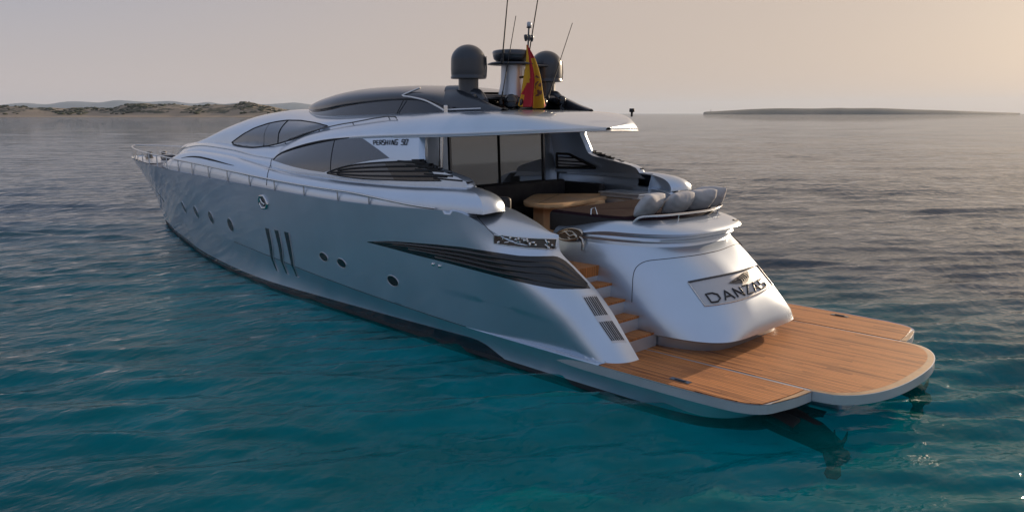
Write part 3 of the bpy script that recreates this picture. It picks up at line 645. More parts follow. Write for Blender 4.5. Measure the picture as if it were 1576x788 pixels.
# nameplate
PA, PB = [np.array(q) for q in TR['plate']]
a_ = resample(PA, 201); b_ = resample(PB, 201)
def at_p(u, v, off=.03):
    k = min(200, max(0, int(round(u*200)))); p = b_[k]+(a_[k]-b_[k])*v
    return snap('transom', p, off, (-1, 0, .5))[0]
mb = MB(); patch(mb, 'transom', PA, PB, 50, 10, .006, od=(-1, 0, .5)); NP = part(mb, 'nameplate', mat('plate_silver', (.55, .56, .58), .5, .3))
mb = MB(); mb.tube([tuple(at_p(u, 1, .012)) for u in np.linspace(0, 1, 40)]+[tuple(at_p(1, v, .012)) for v in np.linspace(1, 0, 8)[1:]], .016, 6)
part(mb, 'frame', CHARCOAL, parent=NP)
mb = MB(); mb.tube([tuple(at_p(u, 0, .012)) for u in np.linspace(1, 0, 40)]+[tuple(at_p(0, v, .012)) for v in np.linspace(0, 1, 8)[1:]], .009, 6)
part(mb, 'frame', CHROME, parent=NP)
mb = MB(); letters(mb, 'DANZAS', lambda u, v: at_p(.07+.82*u, .10+.34*v, .016), .26, .0125); part(mb, 'lettering', mat('dark_chrome', (.035, .037, .042), .3, .4), parent=NP)
mb = MB()
def wing(pts, off): 
    P = [tuple(at_p(u, 1-v, off)) for u, v in pts]; n = len(P); c = np.mean(P, axis=0)
    mb.add([tuple(c)]+P, [(0, 1+i, 1+(i+1) % n) for i in range(n)], 0, False)
wing([(.34, .34), (.42, .27), (.50, .20), (.58, .13), (.70, .07), (.715, .12), (.69, .24), (.65, .36), (.60, .46), (.545, .50), (.50, .44), (.44, .42)], .022)
for k in range(5):
    u0 = .50+.035*k
    mb.tube([tuple(at_p(u0, 1-(.22-.028*k), .027)), tuple(at_p(u0+.03, 1-(.34-.02*k), .027)), tuple(at_p(u0+.02, 1-(.44-.03*k), .027))], .006, 6)
for k in range(3): mb.tube([tuple(at_p(.38+.02*k, 1-(.33-.01*k), .027)), tuple(at_p(.55+.03*k, 1-(.28-.06*k), .027))], .005, 6)
part(mb, 'emblem', mat('emblem_pewter', (.13, .125, .125), .5, .5), parent=NP)

# ------------------------------------------------------------------ rails
mb = MB(); xs = np.r_[27.6-(27.6-6.6)*np.linspace(0, 1, 90)**1.15]
rail = []
for x in xs:
    y = float(ys(min(x, 27.35)))-.05 if x < 27.3 else float(ys(27.3))*(27.6-x)/.3
    h = .30*float(sstep(6.4, 9.5, x))*(.55+.45*float(sstep(9, 20, x)))+.02
    rail.append((x-.0, max(y, 0), float(zs(x))+h*1.0+(.06*float(sstep(24, 27.5, x)))))
mb.tube(rail+[(p[0], -p[1], p[2]) for p in rail[::-1][1:]] if False else rail, .020, 8)
mb.tube([(p[0], -p[1], p[2]) for p in rail], .020, 8)
BR = part(mb, 'bow_rail', CHROME)
for x in [27.2, 26.6, 25.9, 25.1, 24.2, 23.2, 22.1, 21.0, 19.8, 18.6, 17.3, 16.0, 14.7, 13.4, 12.1, 10.8, 9.6, 8.5]:
    for sg in (1, -1):
        i = int(np.argmin([abs(p[0]-x) for p in rail])); p = rail[i]
        s = MB(); s.tube([(p[0], sg*p[1], p[2]), (p[0], sg*(p[1]-.01), float(zs(p[0]))-.05)], .016, 6); part(s, 'stanchion', CHROME, parent=BR)
mb = MB(); xs2 = [x for x in xs if 8.8 < x < 21.8]
for sg in (1, -1): mb.tube([(x, sg*(float(ys(x))-.30), float(zs(x))+.38) for x in xs2], .012, 6)
part(mb, 'grab_rail', CHROME, parent=BR)
mb = MB(); P = [snap('roof', p, .05, SIDE)[0] for p in spline(TR['side_rail'], 60)]
P = [P[0]-Vector((0, .03, .03))]+P+[P[-1]-Vector((0, .03, .03))]; mb.tube([tuple(p) for p in P], .013, 6)
for i in (6, 22, 40, 56): mb.tube([tuple(P[i]), tuple(snap('roof', P[i], -.01, SIDE)[0])], .010, 6)
both(mb, 'roof_rail', CHARCOAL)

# ------------------------------------------------------------------ bow deck
mb = MB(); xd = np.linspace(27.2, 9.2, 60)
mb.grid([[(x, float(ys(x))*k-.02*k, float(zs(x))-.06+.03*(1-k*k)) for x in xd] for k in np.linspace(1, -1, 17)], 0); part(mb, 'foredeck', DECKGREY)
mb = MB(); xd = np.linspace(27.15, 22.6, 20); mb.grid([[(x, (float(ys(x))-.12)*k, float(zs(x))-.024) for x in xd] for k in np.linspace(1, -1, 13)], 0); part(mb, 'bow_deck', WHITE)
mb = MB(); mb.box((23.95, 0, 2.44), (.4, .9, .20), 0, None, .06); part(mb, 'bow_locker', CHARCOAL)
mb = MB()
mb.lathe([(0, .22), (.08, .22), (.10, .18), (.07, .13), (.10, .05), (.13, 0)], (25.6, .25, 2.36), 16); mb.lathe([(0, .22), (.08, .22), (.10, .18), (.07, .13), (.10, .05), (.13, 0)], (25.6, -.25, 2.36), 16)
for sg in (1, -1):
    mb.tube([(25.0, sg*.62, 2.45), (24.6, sg*.66, 2.45)], .028, 8); mb.tube([(24.9, sg*.63, 2.34), (24.9, sg*.63, 2.45)], .02, 6); mb.tube([(24.7, sg*.65, 2.34), (24.7, sg*.65, 2.45)], .02, 6)
part(mb, 'windlass', mat('dark_steel', (.12, .12, .12), .3, .9))

for sg in (1, -1):
    mb = MB(); xd = np.linspace(9.4, 5.6, 20); mb.grid([[(x, sg*(float(ys(x))-o_), float(zs(x))-.06) for x in xd] for o_ in (.02, .5)], 0); part(mb, 'side_deck', DECKGREY)
# ------------------------------------------------------------------ swim platform
def arcpts(yh, x0, bow, n=33, e=2.6):
    return [(x0-bow*(1-abs(t)**e)**(1/e)*1.0, t*yh) for t in np.linspace(-1, 1, n)]
mid = arcpts(1.585, .735, .735, 61, 2.3)
Zt = .456
mb = MB()
mb.poly([(4.0, 1.585)]+[(x, y) for x, y in mid[::-1]]+[(4.0, -1.585)], .325, Zt-.006, 1)
inn = [(x+.115*(1-abs(y)/1.7*.35), y*.965) for x, y in mid]
SP = part(mb, 'swim_platform', [TEAK, SILVER2])
mb = MB(); mb.poly([(4.0, 1.575)]+[(x, y) for x, y in inn[::-1]]+[(4.0, -1.575)], .40, Zt, 0); part(mb, 'teak_deck', TEAK, parent=SP)
mb = MB(); o_ = [(x+.012, y*.995) for x, y in mid]
ring = [(x, y, Zt-.004) for x, y in o_]; ring2 = [(x, y, Zt-.001) for x, y in inn]
mb.grid([[(p[0]-.004, p[1], Zt-.02) for p in ring], ring, ring2, [(p[0], p[1], Zt-.02) for p in ring2]], 0, smooth=False); part(mb, 'teak_margin', TEAKEDGE, parent=SP)
for sg in (1, -1):
    outl = [(x, y*sg) for x, y in spline([(4.7, 2.45), (4.4, 2.57), (4.0, 2.655)]+[(x, y-.006) for x, y in PLAT], 60)]
    ins = [(x+.012+.06*(1 if i > 52 else 0), y*(1-.0) - sg*.035) for i, (x, y) in enumerate(outl)]
    mb = MB(); end = outl+[(.735, 1.605*sg), (4.7, 1.605*sg)]
    mb.poly(end, .325, Zt-.012, 0); wg = part(mb, 'platform_wing', SILVER2)
    pin = [p for p in outl if p[0] < 3.95]; pin = [(p[0], p[1]-sg*.035) for p in pin if p[0] > .93]+[(.885, 2.10*sg), (.855, 1.9*sg), (.835, 1.612*sg)]
    mb = MB(); mb.poly(pin+[(4.6, 1.612*sg), (4.6, pin[0][1]-.1*sg)], .40, Zt, 0); part(mb, 'teak_deck', TEAK, parent=wg)
    mb = MB(); mb.poly([(.885, 2.36*sg), (.872, 2.10*sg), (.842, 1.9*sg), (.822, 1.612*sg), (.742, 1.612*sg), (.775, 1.9*sg), (.84, 2.2*sg)], .40, Zt-.002, 0); part(mb, 'teak_margin', TEAKEDGE, parent=wg)
    mb = MB(); mb.plate([(.745, 1.64*sg, .435), (.835, 2.16*sg, .435), (.835, 2.16*sg, .33), (.745, 1.64*sg, .33)], (-.985, .17*sg, 0), .012); part(mb, 'passerelle_cover', SILVER2, parent=wg)
    mb = MB(); mb.box((2.13, 2.44*sg, Zt+.003), (.30, .09, .008), 0, None, .002); mb.box((2.13, 2.44*sg, Zt+.012), (.16, .03, .012), 0); part(mb, 'deck_hatch', CHARCOAL, parent=wg)
mb = MB(); mb.box((2.3, 0, .24), (3.2, 2.3, .12), 0, None, .04); mb.box((.95, 0, .1), (.5, 1.5, .4), 0, None, .05); part(mb, 'platform_bracket', SILVER)
# surface drives below the platform, with propellers
for sg in (1, -1):
    mb = MB(); mb.tube([(1.6, 1.40*sg, -.02), (1.1, 1.46*sg, -.08), (.7, 1.46*sg, -.16), (.40, 1.46*sg, -.28)], [.22, .21, .18, .12], 14)
    mb.tube([(1.5, 1.30*sg, .2), (1.2, 1.72*sg, .05), (.85, 1.72*sg, .0)], [.13, .11, .1], 10)
    dv = part(mb, 'stern_drive', MATTE)
    mb = MB(); mb.lathe([(0, .16), (.07, .12), (.10, 0), (.10, -.12)], (.42, 1.46*sg, -.33), 16, 0, Matrix.Rotation(-1.57, 3, 'Y'))
    for k in range(5):
        an = k*2*math.pi/5; pts = []
        for rr, tw, wd in ((.08, .9, .10), (.2, .7, .2), (.26, .5, .26), (.32, .4, .16)):
            cdir = Vector((0, math.cos(an), math.sin(an))); tdir = Vector((0, -math.sin(an), math.cos(an)))
            b_c = Vector((.42, 1.46*sg, -.33))+cdir*rr; dd = (tdir*math.cos(tw)+Vector((1, 0, 0))*math.sin(tw))*wd*.5
            pts.append([tuple(b_c-dd), tuple(b_c), tuple(b_c+dd)])
        mb.grid(pts, 0)
    part(mb, 'propeller', MATTE, parent=dv, solid=.012)

# ------------------------------------------------------------------ stairs, cockpit sole, doors
for sg in (1, -1):
    for k in range(5):
        xn = 3.30+.265*k; zt_ = .665+.212*k
        mb = MB(); mb.box((xn+.55, 1.70*sg, (zt_+.2)/2-.02), (1.10, .76, zt_-.2), 0, None, .012); st = part(mb, 'step', SILVER2)
        mb = MB(); mb.poly([(xn+.03, 1.36*sg), (xn-.012, 1.40*sg), (xn-.012, 2.05*sg), (xn+.34, 2.05*sg), (xn+.34, 1.36*sg)], zt_-.018, zt_+.014, 0); part(mb, 'tread', TEAK, parent=st)
mb = MB(); mb.box((6.3, 0, 1.48), (3.9, 4.0, .16), 0); part(mb, 'cockpit_sole', TEAK)
mb = MB()
mb.plate([(8.05, -1.25, 1.56), (8.05, 1.25, 1.56), (8.13, 1.25, 3.52), (8.13, -1.25, 3.52)], (1, 0, 0), .03)
GD = part(mb, 'glass_door', DOORGLASS)
for y in (-1.28, 0, 1.28):
    s = MB(); wd = .045 if abs(y) > 1 else .010; s.box((8.085, y, 2.54), (.06, wd, 1.98), 0, Matrix.Rotation(.04, 3, 'Y')); part(s, 'door_post', CHARCOAL if abs(y) > 1 else MATTE, parent=GD)
for sg in (1, -1):
    mb = MB(); P = spline([(8.15, 1.27*sg), (8.5, 1.65*sg), (8.62, 2.0*sg), (8.6, 2.25*sg)], 16)
    mb.grid([[(p[0], p[1], z) for p in P] for z in (1.55, 2.2, 2.9, 3.50)], 0)
    part(mb, 'aft_bulkhead', SILVER)
mb = MB()
mb.tube([(7.76, 1.80, 2.82), (7.74, 1.78, 3.53)], .038, 12)
part(mb, 'roof_post', CHROME)
# stbd/port inner lattice frames of the louvre openings
for sg in (1, -1):
    mb = MB(); yv = 2.17*sg
    fr_ = [(8.53, 3.03), (8.53, 2.715), (7.43, 2.767), (8.18, 3.03)]
    for a, b in zip(fr_, fr_[1:]+fr_[:1]): mb.tube([(a[0], yv, a[1]), (b[0], yv, b[1])], .03, 6)
    for zz, x1 in ((2.95, 8.30), (2.87, 8.0), (2.80, 7.75)): mb.tube([(8.53, yv, zz), (x1-.25, yv, zz)], .014, 6)
    part(mb, 'lattice', MATTE)
    mb = MB(); mb.plate([(8.5, yv+.012*sg, 3.02), (8.5, yv+.012*sg, 2.73), (7.5, yv+.012*sg, 2.77), (8.17, yv+.012*sg, 3.02)], (0, sg, 0), .008); part(mb, 'lattice_pane', mat('pale_sea_view', (.62, .63, .64), .12, .2))  # pane coloured pale to stand for the bright sea seen through it
# built-in sofas
mb = MB()
def cush(c, d, b=.06): mb.box(c, d, 0, None, b)
cush((7.4, -1.66, 1.80), (1.3, .66, .5)); cush((7.55, -1.93, 2.22), (1.1, .16, .5)); cush((7.75, -.35, 1.80), (.62, 2.2, .5)); cush((7.95, -.55, 2.25), (.16, 2.4, .56))
cush((6.95, 1.62, 1.80), (1.9, .62, .5)); cush((6.95, 1.92, 2.15), (2.2, .14, .8)); cush((7.8, 1.1, 2.0), (.35, 1.0, .9))
part(mb, 'cockpit_sofa', DARKSOFA, auto=40)
mb = MB(); mb.box((6.15, -1.66, 1.95), (.95, .62, .80), 0, None, .02); CBN = part(mb, 'wet_bar', SILVER2)
mb = MB(); mb.box((6.15, -1.66, 2.365), (1.0, .66, .03), 0, None, .008); part(mb, 'counter', SILVER, parent=CBN)
mb = MB(); mb.tube([(6.5, -1.33, 2.28), (5.8, -1.33, 2.28)], .012, 6); part(mb, 'handle', CHROME, parent=CBN)
# ------------------------------------------------------------------ coaming fittings
mb = MB(); P = [(3.92, 1.16, 2.25), (3.80, 1.11, 2.34), (3.60, .80, 2.355), (3.49, .3, 2.36), (3.47, -.2, 2.36), (3.55, -.70, 2.36), (3.72, -1.08, 2.355), (3.84, -1.18, 2.33), (3.90, -1.20, 2.25)]
TRL = part(MB().tube([tuple(p) for p in spline(P, 70)], .018, 8), 'sunbed_rail', CHROME)
for p in ((3.53, .5), (3.56, -.7)): part(MB().tube([(p[0], p[1], 2.36), (p[0]+.01, p[1], 2.24)], .012, 6), 'stanchion', CHROME, parent=TRL)
mb = MB(); mb.tube([(4.72, 1.20, 2.24), (4.72, 1.20, 2.40), (4.66, 1.18, 2.42), (4.62, 1.16, 2.30), (4.35, 1.14, 2.30)], .014, 8); part(mb, 'grab_handle', CHROME)
mb = MB(); mb.tube([(3.23, -.62, 2.19), (3.22, -.70, 2.165), (3.25, -.80, 2.17)], .014, 8); part(mb, 'coaming_drain', MATTE)
# oval mooring fitting with its bent lever
def on(u, zz): return (u, 1.44-.03*max(0, u-4.9), zz)
mb = MB(); ov = [on(4.97+.265*math.cos(t)+.02*math.sin(t), 1.985+.088*math.sin(t)-.05*math.cos(t)) for t in np.linspace(0, 6.283, 33)[:-1]]
mb.tube(ov, .022, 8, closed=True)
mb.tube([on(5.18, 1.97), on(5.05, 2.02), on(4.95, 1.95), on(4.85, 1.99), on(4.78, 1.93)], .022, 8); mb.tube([on(5.1, 2.03), on(4.9, 2.035), on(4.8, 1.97)], .014, 8); mb.tube([on(5.0, 1.93), on(4.9, 1.90), on(4.8, 1.92)], .016, 8)
mb.tube([on(4.74, 1.965), on(4.69, 1.93), on(4.675, 1.85), on(4.68, 1.76)], .026, 8)
CLT = part(mb, 'mooring_cleat', mat('bronzed_steel', (.55, .50, .44), .16, 1.0))
mb = MB(); c = on(4.97, 1.985); mb.add([c]+ov, [(0, 1+k, 1+(k+1) % 32) for k in range(32)]); part(mb, 'backing', mat('cleat_recess', (.20, .15, .11), .35, .4), parent=CLT)
mb = MB(); mb.tube([(5.63, 2.52, 2.55), (5.60, 2.52, 2.55)], .03, 10); part(mb, 'side_light', CHROME)

# ------------------------------------------------------------------ flybridge
yf = pch([(14.80, .04), (14.5, .42), (14.0, .72), (13.2, 1.0), (12, 1.24), (10.5, 1.36), (9, 1.40), (8.0, 1.36)])
zlo = pch([(14.80, 4.01), (13.5, 3.99), (12.6, 4.02), (11.7, 4.09), (10.8, 4.145), (9.5, 4.19), (8.9, 4.18), (8.5, 4.13), (8.0, 3.98)])
zto = pch([(14.80, 4.05), (14.0, 4.20), (13.4, 4.30), (12.3, 4.425), (11.3, 4.475), (10.1, 4.48), (9.3, 4.45), (8.5, 4.37), (8.0, 4.30)])
xf_ = np.linspace(14.8, 8.05, 60)
mb = MB(); rws = []
for a in np.linspace(0, 1, 20):
    an = a*math.pi/2; rws.append(np.stack([xf_, yf(xf_)*math.cos(an)**.75, zlo(xf_)+(zto(xf_)-zlo(xf_))*math.sin(an)**.8], 1))
mb.grid(rws, 0, mirror=True)
mb.grid([rws[0], np.stack([xf_, yf(xf_)-.05, zlo(xf_)-.035], 1)], 0, mirror=True)
part(mb, 'flybridge_canopy', CHARCOAL, weld=.001, auto=40)
mb = MB(); mb.grid([np.stack([xf_, yf(xf_)-.05, zlo(xf_)-.03], 1), np.stack([xf_, yf(xf_)+.02, np.full_like(xf_, 3.9)], 1), np.stack([xf_, yf(xf_)+.06, np.full_like(xf_, 3.72)], 1)], 0); FW = both(mb, 'flybridge_window', mat('dark_window', (.020, .026, .042), .06, 0, .6, .03))
s = MB(); s.tube([(9.35, 1.385, 4.165), (9.55, 1.44, 3.85)], .008, 6); both(s, 'mullion', MATTE, parent=FW[0], pair=FW[1])
mb = MB(); mb.tube([tuple(p) for p in spline([(9.0, 1.25, 4.385), (9.32, 1.40, 4.262), (9.30, 1.43, 4.235), (9.0, 1.44, 4.205), (8.6, 1.45, 4.14), (8.25, 1.47, 4.04), (8.0, 1.49, 3.955)], 40)], .017, 8)
both(mb, 'canopy_brace', CHROME)
mb = MB(); mb.box((7.95, 1.47, 3.975), (.10, .07, .15), 0, None, .012); mb.tube([(7.9, 1.46, 3.97), (7.1, 1.40, 3.99)], .014, 6); both(mb, 'rail_post', CHROME)
# side fins of the flybridge, and the dark well between
for sg in (1, -1):
    mb = MB()
    up_ = [(8.2, 1.28, 4.33), (7.85, 1.28, 4.325), (7.5, 1.27, 4.22), (7.1, 1.25, 4.08), (6.75, 1.22, 3.985)]
    dn_ = [(8.2, 1.38, 3.90), (7.85, 1.38, 3.90), (7.5, 1.37, 3.905), (7.1, 1.33, 3.915), (6.75, 1.26, 3.92)]
    mb.grid([[(x, y*sg, z) for x, y, z in spline(dn_, 24)], [(x, (y+.02)*sg, z) for x, y, z in spline([((a[0]+b[0])/2, (a[1]+b[1])/2, (a[2]+b[2])/2) for a, b in zip(up_, dn_)], 24)], [(x, y*sg, z) for x, y, z in spline(up_, 24)], [(x, (y-.12)*sg, z-.02) for x, y, z in spline(up_, 24)], [(x, (y-.14)*sg, z) for x, y, z in spline(dn_, 24)]], 0)
    part(mb, 'flybridge_fin', CHARCOAL)
mb = MB(); mb.box((7.75, 0, 4.20), (.55, 2.5, .09), 0, None, .04)
for sg in (1, -1): mb.tube([(8.5, .95*sg, 4.33), (8.0, 1.02*sg, 4.30), (7.55, 1.05*sg, 4.22), (7.35, 1.08*sg, 4.10)], [.10, .12, .12, .08], 12); mb.tube([(7.5, 1.1*sg, 4.25), (7.42, 1.12*sg, 3.95)], .03, 8)
RA = part(mb, 'radar_arch', CHARCOAL)
mb = MB(); mb.box((7.95, 0, 4.05), (.5, 2.2, .30), 0, None, .06); part(mb, 'flybridge_seat', BLACK)
for (y, z, r) in ((.42, 4.12, .14), (.22, 4.10, .11), (-.25, 4.10, .10), (-.42, 4.10, .12), (-1.0, 4.16, .09)):
    mb = MB(); mb.lathe([(r*math.sin(a), r*math.cos(a)*.9) for a in np.linspace(0, math.pi, 10)], (7.35, y, z), 16, 0, Matrix.Rotation(1.2, 3, 'Y'))
    mb.tube([(7.35, y, z-.05), (7.40, y, 3.93)], .03, 6); part(mb, 'searchlight', BLACK)
# satellite domes
dome_mb = None
for sg in (1, -1):
    mb = MB(); c = (7.82, 1.05*sg, 0)
    prof = [(.305, 4.525), (.325, 4.53), (.326, 4.56), (.315, 4.575), (.318, 4.60), (.322, 4.70), (.318, 4.85)]
    prof += [(.318*math.cos(a), 4.85+.29*math.sin(a)) for a in np.linspace(.02, 1.5708, 14)]
    mb.lathe([(0, 4.525)]+prof, c, 48); sdm = part(mb, 'satellite_dome', DOMEGREY, auto=50)
    mb = MB(); mb.lathe([(.20, 4.20), (.185, 4.30), (.185, 4.525)], c, 32); part(mb, 'pedestal', DOMEGREY, parent=sdm)
    mb = MB(); d = Vector((-.6, -.8, 0)); p = Vector(c)+d*.325
    mb.tube([tuple(p+Vector((0, 0, 4.55))), tuple(p+d*.012+Vector((0, 0, 4.72))), tuple(p+Vector((0, 0, 4.93)))], .012, 6); part(mb, 'cable_duct', CHARCOAL, parent=sdm)
# mast and radar
mb = MB(); prof = [(.30, 4.20), (.265, 4.33), (.235, 4.5), (.225, 4.80)]
mb.lathe(prof, (7.75, -.03, 0), 32); MA = part(mb, 'radar_mast', SILVER2)
mb = MB(); mb.lathe([(0, 4.80), (.25, 4.80), (.46, 4.815), (.47, 4.83), (.40, 4.86), (0, 4.87)], (7.75, .0, 0), 40); mb.box((7.75, -.62, 4.825), (.35, .70, .04), 0, None, .015); part(mb, 'mast_plate', DOMEGREY, parent=MA)
mb = MB(); mb.lathe([(0, 4.87), (.30, 4.88), (.345, 4.92), (.36, 4.97), (.375, 5.045), (.355, 5.075), (.30, 5.09), (0, 5.10)], (7.75, 0, 0), 40); part(mb, 'radar_dome', CHARCOAL, parent=MA)
mb = MB(); mb.tube([tuple(p) for p in spline([(7.62, .06, 4.60), (7.52, .0, 4.575), (7.48, -.08, 4.60), (7.46, -.13, 4.72), (7.48, -.17, 5.1), (7.5, -.215, 5.50)], 30)], .020, 8); part(mb, 'light_mast', CHARCOAL, parent=MA)
mb = MB(); mb.box((7.5, -.21, 5.33), (.05, .18, .03), 0); 
for dy in (-.08, 0.0, .08): mb.lathe([(.02, -.07), (.035, -.02), (.04, .03), (.03, .05), (0, .05)], (7.5, -.21+dy, 5.32), 12)
mb.lathe([(.02, 5.49), (.05, 5.50), (.05, 5.52)], (7.5, -.215, 0), 12); part(mb, 'mast_lamp', CHARCOAL, parent=MA)
mb = MB(); mb.lathe([(.035, 5.52), (.045, 5.54), (.045, 5.59), (.03, 5.61), (0, 5.61)], (7.5, -.22, 0), 16); part(mb, 'anchor_light', mat('frosted_glass', (.6, .6, .62), .3), parent=MA)
for a, b, r in (((7.42, .573, 4.84), (7.42, .36, 6.5), .014), ((7.40, .625, 4.10), (7.40, .237, 5.674), .010), ((7.60, -.271, 4.82), (7.4, -.46, 6.5), .014), ((7.45, -.70, 4.2), (7.4, -1.348, 5.666), .010)):
    s = MB(); a = Vector(a); b = Vector(b); s.tube([tuple(a), tuple(a+(b-a)*.12), tuple(a+(b-a)*.13), tuple(b)], [r*1.7, r*1.6, r, r*.7], 6); s.lathe([(.03, -.04), (.035, 0), (.02, .06), (0, .06)], a, 10); part(s, 'whip_antenna', MATTE)
s = MB(); s.tube([(7.42, .573, 4.80), (7.42, .573, 4.86)], .03, 8)
mb = MB(); mb.lathe([(.0, .06), (.045, .06), (.05, 0), (.02, -.01), (.02, -.09)], (5.62, -1.0, 3.93), 12); part(mb, 'roof_lamp', MATTE)

tag(YACHT, 'long silver motor yacht with teak swim platform and dark windows, anchored on turquoise water', 'yacht')

# ------------------------------------------------------------------ loose things on board
# national flag drooping from the light mast
FR = mat('flag_red', (.46, .018, .030), .8); FY = mat('flag_yellow', (.66, .36, .02), .8); FE = mat('flag_emblem', (.20, .07, .05), .8)
left = spline([(7.38, -.02, 5.17), (7.33, .02, 4.9), (7.3, .08, 4.62), (7.25, .20, 4.28), (7.2, .33, 4.07)], 64); right = spline([(7.38, -.05, 5.17), (7.3, -.16, 4.9), (7.22, -.21, 4.6), (7.2, -.27, 4.3), (7.2, -.35, 4.02)], 64)
mb = MB(); nu, nv = 44, 64; V = []
for j in range(nv):
    v = j/(nv-1)
    for i in range(nu):
        u = i/(nu-1); p = left[j]*(1-u)+right[j]*u
        dp = .085*v**.6*(math.sin(u*11+1.5*v)+.4*math.sin(u*23+5*v))*(.35+.65*v); p = p+np.array([dp, .02*math.sin(u*14+3*v)*v, -.05*math.sin(u*6.28+.6)*v**2*(1 if u < .5 else -1)*.9])
        V.append(tuple(p))
def fmat(u, v):
    u += .03*math.sin(v*9)
    if v > .80 and u < .16: return 1
    if .50 < u < 0.64+.1*v and v < .22: return 0
    if v < .22: return 1 if u < .34 else 0
    if v < .60: 
        if u < .30-.2*(v-.22): return 1
        if u < .66: return 0
    elif u < .62-.12*(v-.6): return 1 if u < .16-.75*(v-.6) else 0
    e = ((u-.80)/.10)**2+((v-.66)/.17)**2
    if e < 1 and math.sin(u*43+3*math.sin(v*31))+math.sin(v*47+4*u) > .25: return 2
    return 0 if (v > .955 and u > .85) else 1
for j in range(nv-1):
    for i in range(nu-1):
        mb.f.append((j*nu+i, j*nu+i+1, (j+1)*nu+i+1, (j+1)*nu+i)); mb.m.append(fmat((i+.5)/(nu-1), (j+.5)/(nv-1))); mb.sm.append(True)
mb.v = V
fl = mb.build('national_flag', [FR, FY, FE], solid=.004); tag(fl, 'red and yellow striped flag hanging limp from the mast between the two satellite domes', 'flag')
# sunbed mattress
mb = MB(); bm = bmesh.new()
out_ = sup(3.62, 1.265, 3.4, 3.4, 5.0, 61); pl_ = [(5.62, 1.17)]+[(5.60, 1.22), (5.50, 1.262)]+[tuple(p) for p in out_]+[(5.50, -1.262), (5.60, -1.22), (5.62, -1.17)]
def mtop(x): return 2.315-.0*x
lv = [(0, 1.98), (.0, 2.24), (.01, 2.28), (.03, 2.305), (.07, 2.316)]
cx_, cy_ = 4.6, 0
rws = []
for ins_, z_ in lv:
    rws.append([(cx_+(x-cx_)*(1-ins_), y*(1-ins_), z_ if x > 4.0 or z_ > 2.2 else max(z_, 2.0)) for x, y in pl_])
mb.grid(rws[:3], 1, close=True); 
mb.grid(rws[2:], 0, close=True)
for s_ in (.8, .6, .4, .2, .02): rws.append([(cx_+(x-cx_)*s_, y*s_, 2.316+.012*math.sin(5*x)*math.sin(4*y)*(1-s_)) for x, y in pl_])
mb.grid(rws[4:], 0, close=True)
mt = mb.build('sunbed_mattress', [BROWN, mat('black_canvas', (.013, .012, .014), .75)]); tag(mt, 'brown sunbed mattress with black sides lying on top of the stern', 'mattress')
# four cushions
def pillow(name, seed):
    r = np.random.RandomState(seed); nu, nv = 40, 28; mb = MB()
    fu = r.uniform(0, 6, 6)
    for side in (1, -1):
        rws = []
        for j in range(nv):
            v = j/(nv-1)*2-1; row = []
            for i in range(nu):
                u = i/(nu-1)*2-1
                t = max(0, (1-abs(u)**3.2)*(1-abs(v)**3))**.78
                pin = 1-.07*(1-abs(v)**2)*abs(u)**6
                wr = .007*math.sin(7*u+fu[0]+3*v)*t*(1-t)*3+.006*math.sin(13*v+fu[1]+6*u)*t*(1-t)*3+.004*math.sin(19*u+fu[2]-9*v)*(1-t)*t*3
                cr_ = 1-.10*abs(u*v)**3; row.append((.32*u*cr_, side*(.125*t+wr*.6), .20*v*cr_+.008*math.sin(4*u+fu[3])*v))
            rws.append(row)
        mb.grid(rws if side > 0 else [rr[::-1] for rr in rws], 0)
    return mb.build(name, GREYFABRIC, weld=.001)
lab = ['largest grey scatter cushion, nearest end of the row along the stern rail', 'second grey cushion from the port end of the row on the sunbed', 'third grey cushion from the port end, next to the last one', 'grey cushion at the far starboard end of the row, tipped up']
for i, (x, y, rz, tl, sc) in enumerate([(3.93, .72, -1.32, .72, 1.1), (3.80, .12, -1.50, .70, 1.08), (3.80, -.48, -1.72, .66, 1.08), (3.95, -1.0, -2.0, .55, 1.05)]):
    o = pillow('scatter_cushion', 20+i); o.location = (x, y, 2.315+.17)
    o.rotation_euler = Matrix(Matrix.Rotation(rz, 3, 'Z') @ Matrix.Rotation(tl*1.0, 3, 'X')).to_euler(); o.scale = (sc, 1.1, sc)
    tag(o, lab[i], 'cushion', 'grey cushions along the stern rail')
# cockpit table
TB = empty('cockpit_table', (6.8, -.4, 1.56))
tp_ = [(7.02, .40), (6.78, .62), (6.40, .66), (6.13, .42), (6.28, -.60), (6.46, -1.45), (6.56, -1.66), (6.72, -1.70), (7.25, -1.2), (7.6, -.75), (7.62, -.5)]
tp2 = [tuple(p) for p in resample(spline(tp_+[tp_[0]], 60), 60)][:-1]
mb = MB(); mb.poly(tp2, 2.245, 2.30, 0); mb.poly([(6.8+(x-6.8)*.97, -.3+(y+.3)*.97) for x, y in tp2], 2.22, 2.245, 0); o = mb.build('tabletop', TABLEWOOD); under(o, TB)
mb = MB(); mb.tube([(6.5, .55, 2.302), (7.3, -.9, 2.302)], .003, 4); o = mb.build('leaf_joint', SEAM); under(o, TB)
mb = MB(); mb.box((6.62, -.45, 1.90), (.34, 1.5, .68), 0, Matrix.Rotation(-.18, 3, 'Z'), .02); o = mb.build('pedestal', TABLEWOOD); under(o, TB)
tag(TB, 'varnished wooden table with rounded wedge top in front of the cockpit doors', 'table')
